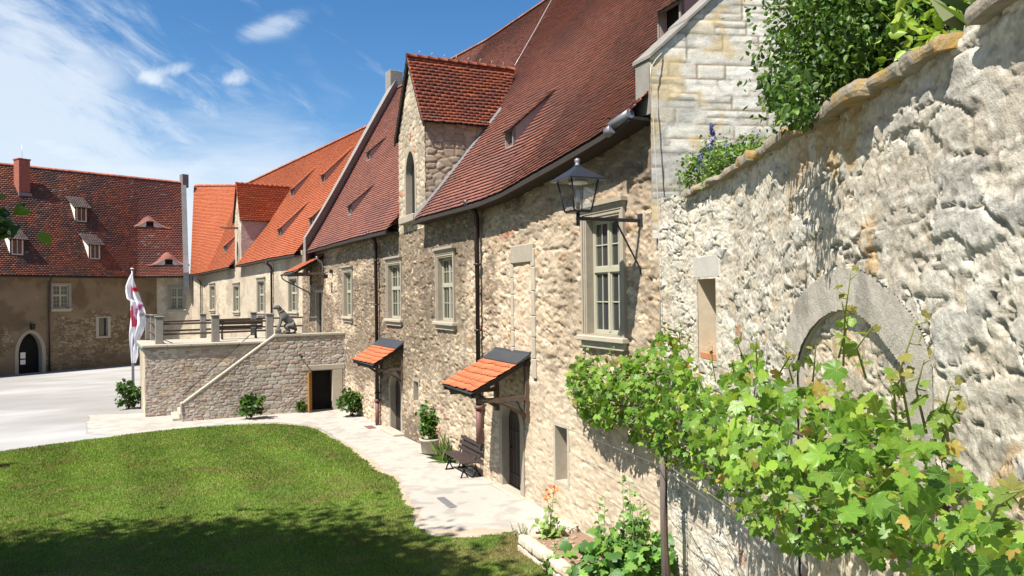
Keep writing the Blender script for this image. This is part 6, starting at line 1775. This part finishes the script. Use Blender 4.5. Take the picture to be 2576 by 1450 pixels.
P = np.concatenate([np.array(t) + np.random.RandomState(i).normal(0, .035, (16, 3)) for i, t in enumerate(tops[:2])]); hp = [x for x in scene.objects if x.name == 'hollyhock'][0]
leaf_mesh('flower', P, .055, 'petal', [(.80, .30, .12)] * len(P), M['petal'], hp, spread=1, seed=6)
low_r = (.22, .2, .3); pl_ = at_ground(1392, 1446)
stalk_plant('young_mallow', pl_, [(0, 0, .55), (.08, .03, .42), (-.1, 0, .38)], .12, MALL, (3, 3, 1, 2), 'small young mallow growing in the turf in front of the stone bed', 'plant', 53, dens=18, low=14)
low_r = (.2, .2, .1); pw = at_ground(1322, 1345)
stalk_plant('lavender', P0 + Vector((.0, .12, bz + .2)), [(rs.uniform(-.15, .12), rs.uniform(-.1, .1), rs.uniform(.16, .3)) for _ in range(14)], .035, [(.30, .30, .30), (.26, .27, .36)], (1, 1), 'wispy grey lavender tuft on the corner of the stone bed', 'plant', 54, kind='oval', dens=40)

# ------------------------------------------------------------------ the grape vine on its trellis
def lerp_px(lst, x): return float(np.interp(x, [q[0] for q in lst], [q[1] for q in lst]))
VT = [(1428, 925), (1450, 900), (1500, 905), (1560, 905), (1620, 880), (1660, 850), (1700, 862), (1750, 925), (1790, 985), (1830, 955), (1870, 900), (1920, 925), (1980, 965), (2060, 1000), (2120, 985), (2160, 1000), (2200, 1020), (2260, 1090), (2310, 1090), (2370, 1100), (2420, 1165), (2470, 1240), (2530, 1310), (2700, 1380)]
VB = [(1428, 1005), (1460, 1050), (1500, 1090), (1560, 1080), (1620, 1130), (1680, 1170), (1760, 1195), (1820, 1260), (1880, 1330), (1940, 1370), (2060, 1410), (2160, 1420), (2300, 1460), (2450, 1520), (2700, 1640)]
vine = empty('grape_vine', W(10, .5, gz(2, 10)), 'sprawling grape vine with large sunlit leaves along a trellis on the right', 'vine')
rs = np.random.RandomState(77)
def vine_pt(x, y, off):
    s, z = on_wall(x, y, off, 2.6, S_C0 + 6); return W(s, off, z), s
LP, LS, LC = [], [], []
tries = 0
xs_cells = np.linspace(1428, 2700, 240)
for i in range(len(xs_cells) - 1):
    xa, xb = xs_cells[i], xs_cells[i + 1]; xc = (xa + xb) / 2; yt, yb = lerp_px(VT, xc), lerp_px(VB, xc)
    p, s = vine_pt(xc, (yt + yb) / 2, .45); t = max(p.y, 2.2); lsz = float(np.interp(t, [2, 4.5, 7, 14], [.044, .066, .084, .09]))
    area = (xb - xa) * (yb - yt); lp = (lsz / t * 1860) ** 2 * .95
    n = max(2, int(area / lp * 3.9 + rs.rand()))
    for _ in range(n):
        x = xa + (xb - xa) * rs.rand(); y = yt + (yb - yt) * (rs.rand() * 1.02 - .01)
        ed = min(y - yt, yb - y) / max(1, (yb - yt)) 
        if ed < .10 and rs.rand() < .45: continue
        f = rs.rand(); off = .15 + (.45 if t < 5 else .5) * f * (.6 + .8 * min(1, ed * 3))
        q, s = vine_pt(x, y, off); LP.append(tuple(q)); LS.append(lsz * (.55 + .65 * rs.rand()) * (1.15 if rs.rand() > .8 else 1)); 
        young = rs.rand() < .13 + .15 * (y < yt + 25)
        LC.append((.30, .22, .05) if (young and rs.rand() < .25) else ((.21, .29, .035) if young else [(.09, .19, .020), (.145, .265, .028), (.06, .135, .015), (.20, .32, .038)][rs.choice(4, p=[.34, .33, .18, .15])]))
# shoots rising above the foliage and trailing canes
mcan = MB(); 
def shoot(x0, y0, x1, y1, n, off=.5, size=.09, r=.006):
    a, _ = vine_pt(x0, y0, off); b, _ = vine_pt(x1, y1, off + .08); mid = a.lerp(b, .5) + Vector((rs.normal(0, .03), rs.normal(0, .03), .02)); pts = [a, mid, b]
    mcan.tube(pts, r, 5, r * .35)
    for k in range(n):
        f = (k + .6) / n; p = (a.lerp(mid, f * 2) if f < .5 else mid.lerp(b, f * 2 - 1)); dv = Vector((rs.normal(0, 1), rs.normal(0, 1), rs.normal(0, .6))).normalized() * size * .7
        mcan.tube([p, p + dv], .0025, 4); LP.append(tuple(p + dv)); LS.append(size * (1.15 - .75 * f)); LC.append((.15, .23, .035) if f < .6 else (.24, .22, .05))
for a in ((1690, 870, 1672, 815), (1712, 870, 1706, 812), (1655, 860, 1660, 828), (1735, 900, 1732, 850), (1800, 960, 1792, 870), (1872, 905, 1868, 835), (1905, 920, 1905, 850), (1850, 950, 1845, 905),
          (2122, 920, 2140, 690), (2110, 900, 2118, 760), (2178, 950, 2196, 820), (2290, 1080, 2308, 800), (2330, 1090, 2325, 905), (2372, 1110, 2415, 1010), (2255, 1060, 2285, 920), (2045, 960, 2052, 870), (1995, 965, 2000, 900), (1960, 940, 1962, 870), (1470, 905, 1462, 868), (1540, 905, 1548, 880), (2385, 1110, 2392, 970)):
    t = vine_pt(a[0], a[1], .5)[0].y; shoot(*a, n=max(4, int(3 + (abs(a[3] - a[1]) * t / 1860) / (.075 if t > 7 else .13))), size=.055)
for a in ((1640, 1140, 1870, 1300), (1870, 1300, 2080, 1250), (1760, 1100, 1700, 1000), (1900, 1180, 1990, 1350), (2100, 1330, 2260, 1180), (2480, 1350, 2576, 1230)):
    shoot(*a, n=7, off=.6, size=.06)
# a few big single leaves hanging low, near the camera
for x, y, sz in ((1880, 1300, .15), (2130, 1330, .17), (2195, 1310, .15), (2080, 1290, .13), (2320, 1360, .17), (2410, 1380, .17), (2230, 1100, .16), (2105, 970, .17), (2135, 1050, .17), (2330, 1160, .16), (1755, 1230, .10)):
    q, _ = vine_pt(x, y - 20, .80); LP.append(tuple(q)); LS.append(sz * .38); LC.append([(.10, .21, .022), (.15, .26, .03)][int(rs.rand() * 2)])
LP = np.array(LP); LS = np.array(LS); LC = np.array(LC)
tcam = LP[:, 1]
leaf_mesh('foliage', LP + [0, 0, .03], LS, 'grape', LC, M['vine'], vine, nrm=(-.62, -.40, .55), spread=.72, tip=(0, -.12, -1.0), seed=79, colvar=.22)
mcan.build('cane', M['stem'], vine)
m = MB()
for off, dzz in ((.40, 0), (.46, -.35), (.34, -.7), (.5, -1.0)):
    pts = []
    for x in np.linspace(1440, 2690, 26):
        yt, yb = lerp_px(VT, x), lerp_px(VB, x); y = yb - (yb - yt) * (.18 + (-dzz) * .55) + rs.normal(0, 6); q, _ = vine_pt(x, y, off + .04 * math.sin(x * .02)); pts.append(q)
    m.tube(pts, .016, 6, .012)
q0, _ = vine_pt(1676, 1150, .42); m.tube([Vector((q0.x + .05, q0.y, gz(q0.x, q0.y))), Vector((q0.x - .03, q0.y, q0.z - 1.1)), q0], .035, 7, .02)
m.build('trunk', M['cane'], vine)
# post and wires of the trellis
tr = empty('trellis', W(S_C0 - .9, .42, gz(2, 11)), 'cracked grey timber trellis post with tension wires under the vine', 'trellis')
q1, s1_ = vine_pt(1668, 1120, .42)
m = MB(); zg = gz(q1.x, q1.y); m.tube([Vector((q1.x + .02, q1.y, zg - .1)), Vector((q1.x + .0, q1.y, zg + 1.2)), Vector((q1.x, q1.y, q1.z + .25))], .062, 9, .05); m.build('post', M['oldwood'], tr)
q2, _ = vine_pt(2290, 1200, .42)
m = MB(); m.tube([Vector((q2.x, q2.y, zg - .1)), Vector((q2.x, q2.y, q1.z + .3))], .06, 9, .05); m.build('post', M['oldwood'], tr)
m = MB()
for z in (q1.z + .15, q1.z - .35, q1.z - .8):
    m.tube([W(s, .42, z) for s in (3.2, 6, 9, S_C1, S_C0 - .9, S_C0 + 2.6)], .004, 4)
m.build('wire', M['zinc'], tr)

# ------------------------------------------------------------------ planting on top of the wall
BX = [(.035, .075, .014), (.055, .11, .020), (.095, .17, .03), (.15, .23, .05)]
def top_tree(cx, cy, R, Hh, n, seed, label, name='shrub_tree', size=.075, cols=BX, w=(3, 4, 3, 1), clumps=60, zoff=.0, kind='oval', group=None, tuftz=.55):
    zb = EYE + 1.12; rt = empty(name, (cx, cy, zb), label, 'shrub', group)
    P, k = clump_points(n, (cx, cy, zb + Hh * tuftz + zoff), (R, R, Hh * .5), seed, .5, clumps)
    leaf_mesh('foliage', P, size, kind, palette(n, cols, w, seed), M['leaf'], rt, nrm=(-.15, -.2, .6), spread=.75, tip=(0, 0, -.4), seed=seed)
    m = MB(); rsx = random.Random(seed)
    m.tube([(cx, cy, zb - .05), (cx + .05, cy, zb + Hh * .35)], .06, 7, .04)
    for i in range(26):
        q = Vector(P[rsx.randrange(n)]); a = Vector((cx, cy, zb + Hh * rsx.uniform(.1, .35))); m.tube([a, a.lerp(q, .5) + Vector((0, 0, .12)), q], .018, 5, .004)
    m.build('branch', M['bark'], rt); return rt
c1 = at_depth(2165, 155, 8.2); top_tree(c1.x, c1.y, 1.12, 2.75, 13000, 61, 'large dark glossy-leaved shrub hanging over the coping in front of the gable', zoff=.22, size=.075)
ex = []; re_ = np.random.RandomState(90)
for _ in range(15):
    x_, y_, o_ = re_.uniform(1925, 2035), re_.uniform(190, 300), re_.uniform(.12, .42); q_, _s = vine_pt(x_, y_, o_)
    ex.append(np.array(q_) + re_.normal(0, .06, (34, 3)))
ex = np.concatenate(ex); c1o = [x for x in scene.objects if x.name == 'shrub_tree'][0]
leaf_mesh('overhanging_foliage', ex, .065, 'oval', palette(len(ex), BX, (3, 4, 3, 1), 91), M['leaf'], c1o, nrm=(-.15, -.2, .6), spread=.75, tip=(0, 0, -.4), seed=92)
c2 = at_depth(2330, 70, 6.9); top_tree(c2.x, c2.y, 1.15, 2.3, 11000, 62, 'dark leafy shrub at the top right behind the highest coping stones', zoff=.2, size=.075)
c3 = at_depth(1805, 370, 11.0); top_tree(c3.x, c3.y, .70, 1.15, 5200, 63, 'smaller bright green bush with blue flower spikes at the low end of the coping', size=.06, cols=[(.07, .13, .02), (.12, .20, .035), (.18, .26, .06)], w=(2, 3, 2), clumps=34)
c3b = at_depth(1900, 330, 10.0); top_tree(c3b.x, c3b.y, .75, 1.0, 4200, 64, 'loose pale green bush between the flower spikes and the large dark shrub', size=.06, cols=[(.08, .15, .03), (.14, .22, .05), (.2, .28, .08)], w=(2, 3, 2), clumps=34)
c4 = at_depth(2420, 60, 5.4); top_tree(c4.x, c4.y, .42, 1.25, 420, 65, 'sprig of broad yellow-green leaves over the right end of the coping', size=.11, cols=[(.22, .32, .04), (.30, .38, .06), (.12, .22, .03)], w=(2, 2, 1), clumps=16)
fl = empty('larkspur', (c3.x, c3.y, EYE + 1.12), 'blue-violet larkspur spikes standing in the bush at the low end of the coping', 'flower')
P = []; m = MB()
for x, y0, y1 in ((1795, 310, 420), (1831, 365, 425), (1766, 385, 420), (1857, 380, 420)):
    a, b = at_depth(x, y1 + 25, 10.3), at_depth(x - 4, y0, 10.3); m.tube([Vector((a.x, a.y, EYE + 1.1)), a, b], .006, 5, .003); n = int((y1 - y0) * 1.5)
    for i in range(n): f = i / n; P.append(np.array(a.lerp(b, .25 + .75 * f)) + rs.normal(0, .022 * (1.2 - .6 * f), 3))
m.build('stalk', M['stem'], fl); leaf_mesh('blossom', np.array(P), .035, 'petal', palette(len(P), [(.10, .09, .34), (.16, .13, .42), (.09, .10, .26)], (2, 2, 1), 5), M['petal'], fl, spread=1, seed=66)
ag = at_depth(2492, 100, 3.75); gpl = grassy(0, 0, 16, .42, 'grey-green strap-leaved plant at the gap by the loose slab', 67, base=Vector((ag.x, ag.y, ag.z)))

# ------------------------------------------------------------------ trees outside the picture that shade the lawn
def tree(base, h, R, n, seed, label, size=.22, low=None, trunk=.32, cz=.68, hz_=.36):
    rt = empty('linden_tree', base, label, 'tree', 'broad trees beside the courtyard'); b = Vector(base)
    P, k = clump_points(n, (b.x, b.y, b.z + h * cz), (R, R, h * hz_), seed, .35, 170)
    if low is not None:
        r2 = np.random.RandomState(seed + 9)
        for (q0_, q1_, nn) in low:
            f = r2.rand(nn) ** .7; L_ = np.array(q0_)[None] * (1 - f[:, None]) + np.array(q1_)[None] * f[:, None] + r2.normal(0, .16, (nn, 3)); P = np.concatenate([P, L_])
    ok = (P[:, 1] < -.5) | (P[:, 0] + .8 < -.76 * np.maximum(P[:, 1], 0)) | (np.arange(len(P)) >= n); P = P[ok]; n = int(ok[:n].sum())
    leaf_mesh('crown', P, size, 'oval', palette(len(P), [(.04, .085, .015), (.07, .13, .02), (.12, .20, .035)], (3, 3, 2), seed), M['leaf'], rt, spread=.9, seed=seed)
    m = MB(); m.tube([b, b + Vector((.1, 0, h * .3)), b + Vector((0, .1, h * .7))], trunk, 10, trunk * .4); rsx = random.Random(seed)
    for i in range(26):
        q = Vector(P[rsx.randrange(n)]); a = b + Vector((0, 0, h * rsx.uniform(.25, .6))); m.tube([a, a.lerp(q, .5) + Vector((0, 0, .3)), q], .07, 5, .015)
    if low is not None:
        for (q0_, q1_, nn) in low: m.tube([b + Vector((0, 0, h * .45)), Vector(q0_), Vector(q1_)], .05, 5, .012)
    m.build('trunk', M['bark'], rt); return rt
br0 = at_depth(-140, 520, 10.6); br1 = at_depth(2, 575, 10.4)
tree((-14.4, 5.6, gz(-11, 6)), 13.2, 4.9, 42000, 71, 'broad leafy tree at the left whose branch tip enters the picture edge', .25, cz=.74, hz_=.27, low=[(tuple(br0), tuple(br1), 100)])
tree((-11.2, 4.3, gz(-6, 3)), 15.5, 5.2, 62000, 72, 'tall leafy tree behind the camera side of the lawn shading the turf', .26, cz=.77, hz_=.24)
tree((-49.0, 49.5, EYE - 5.4), 16.5, 3.0, 5000, 73, 'added unseen tree beyond the left edge, a shadow caster for the left wing', .42)  # added out of view to throw shade toward the left roof edge
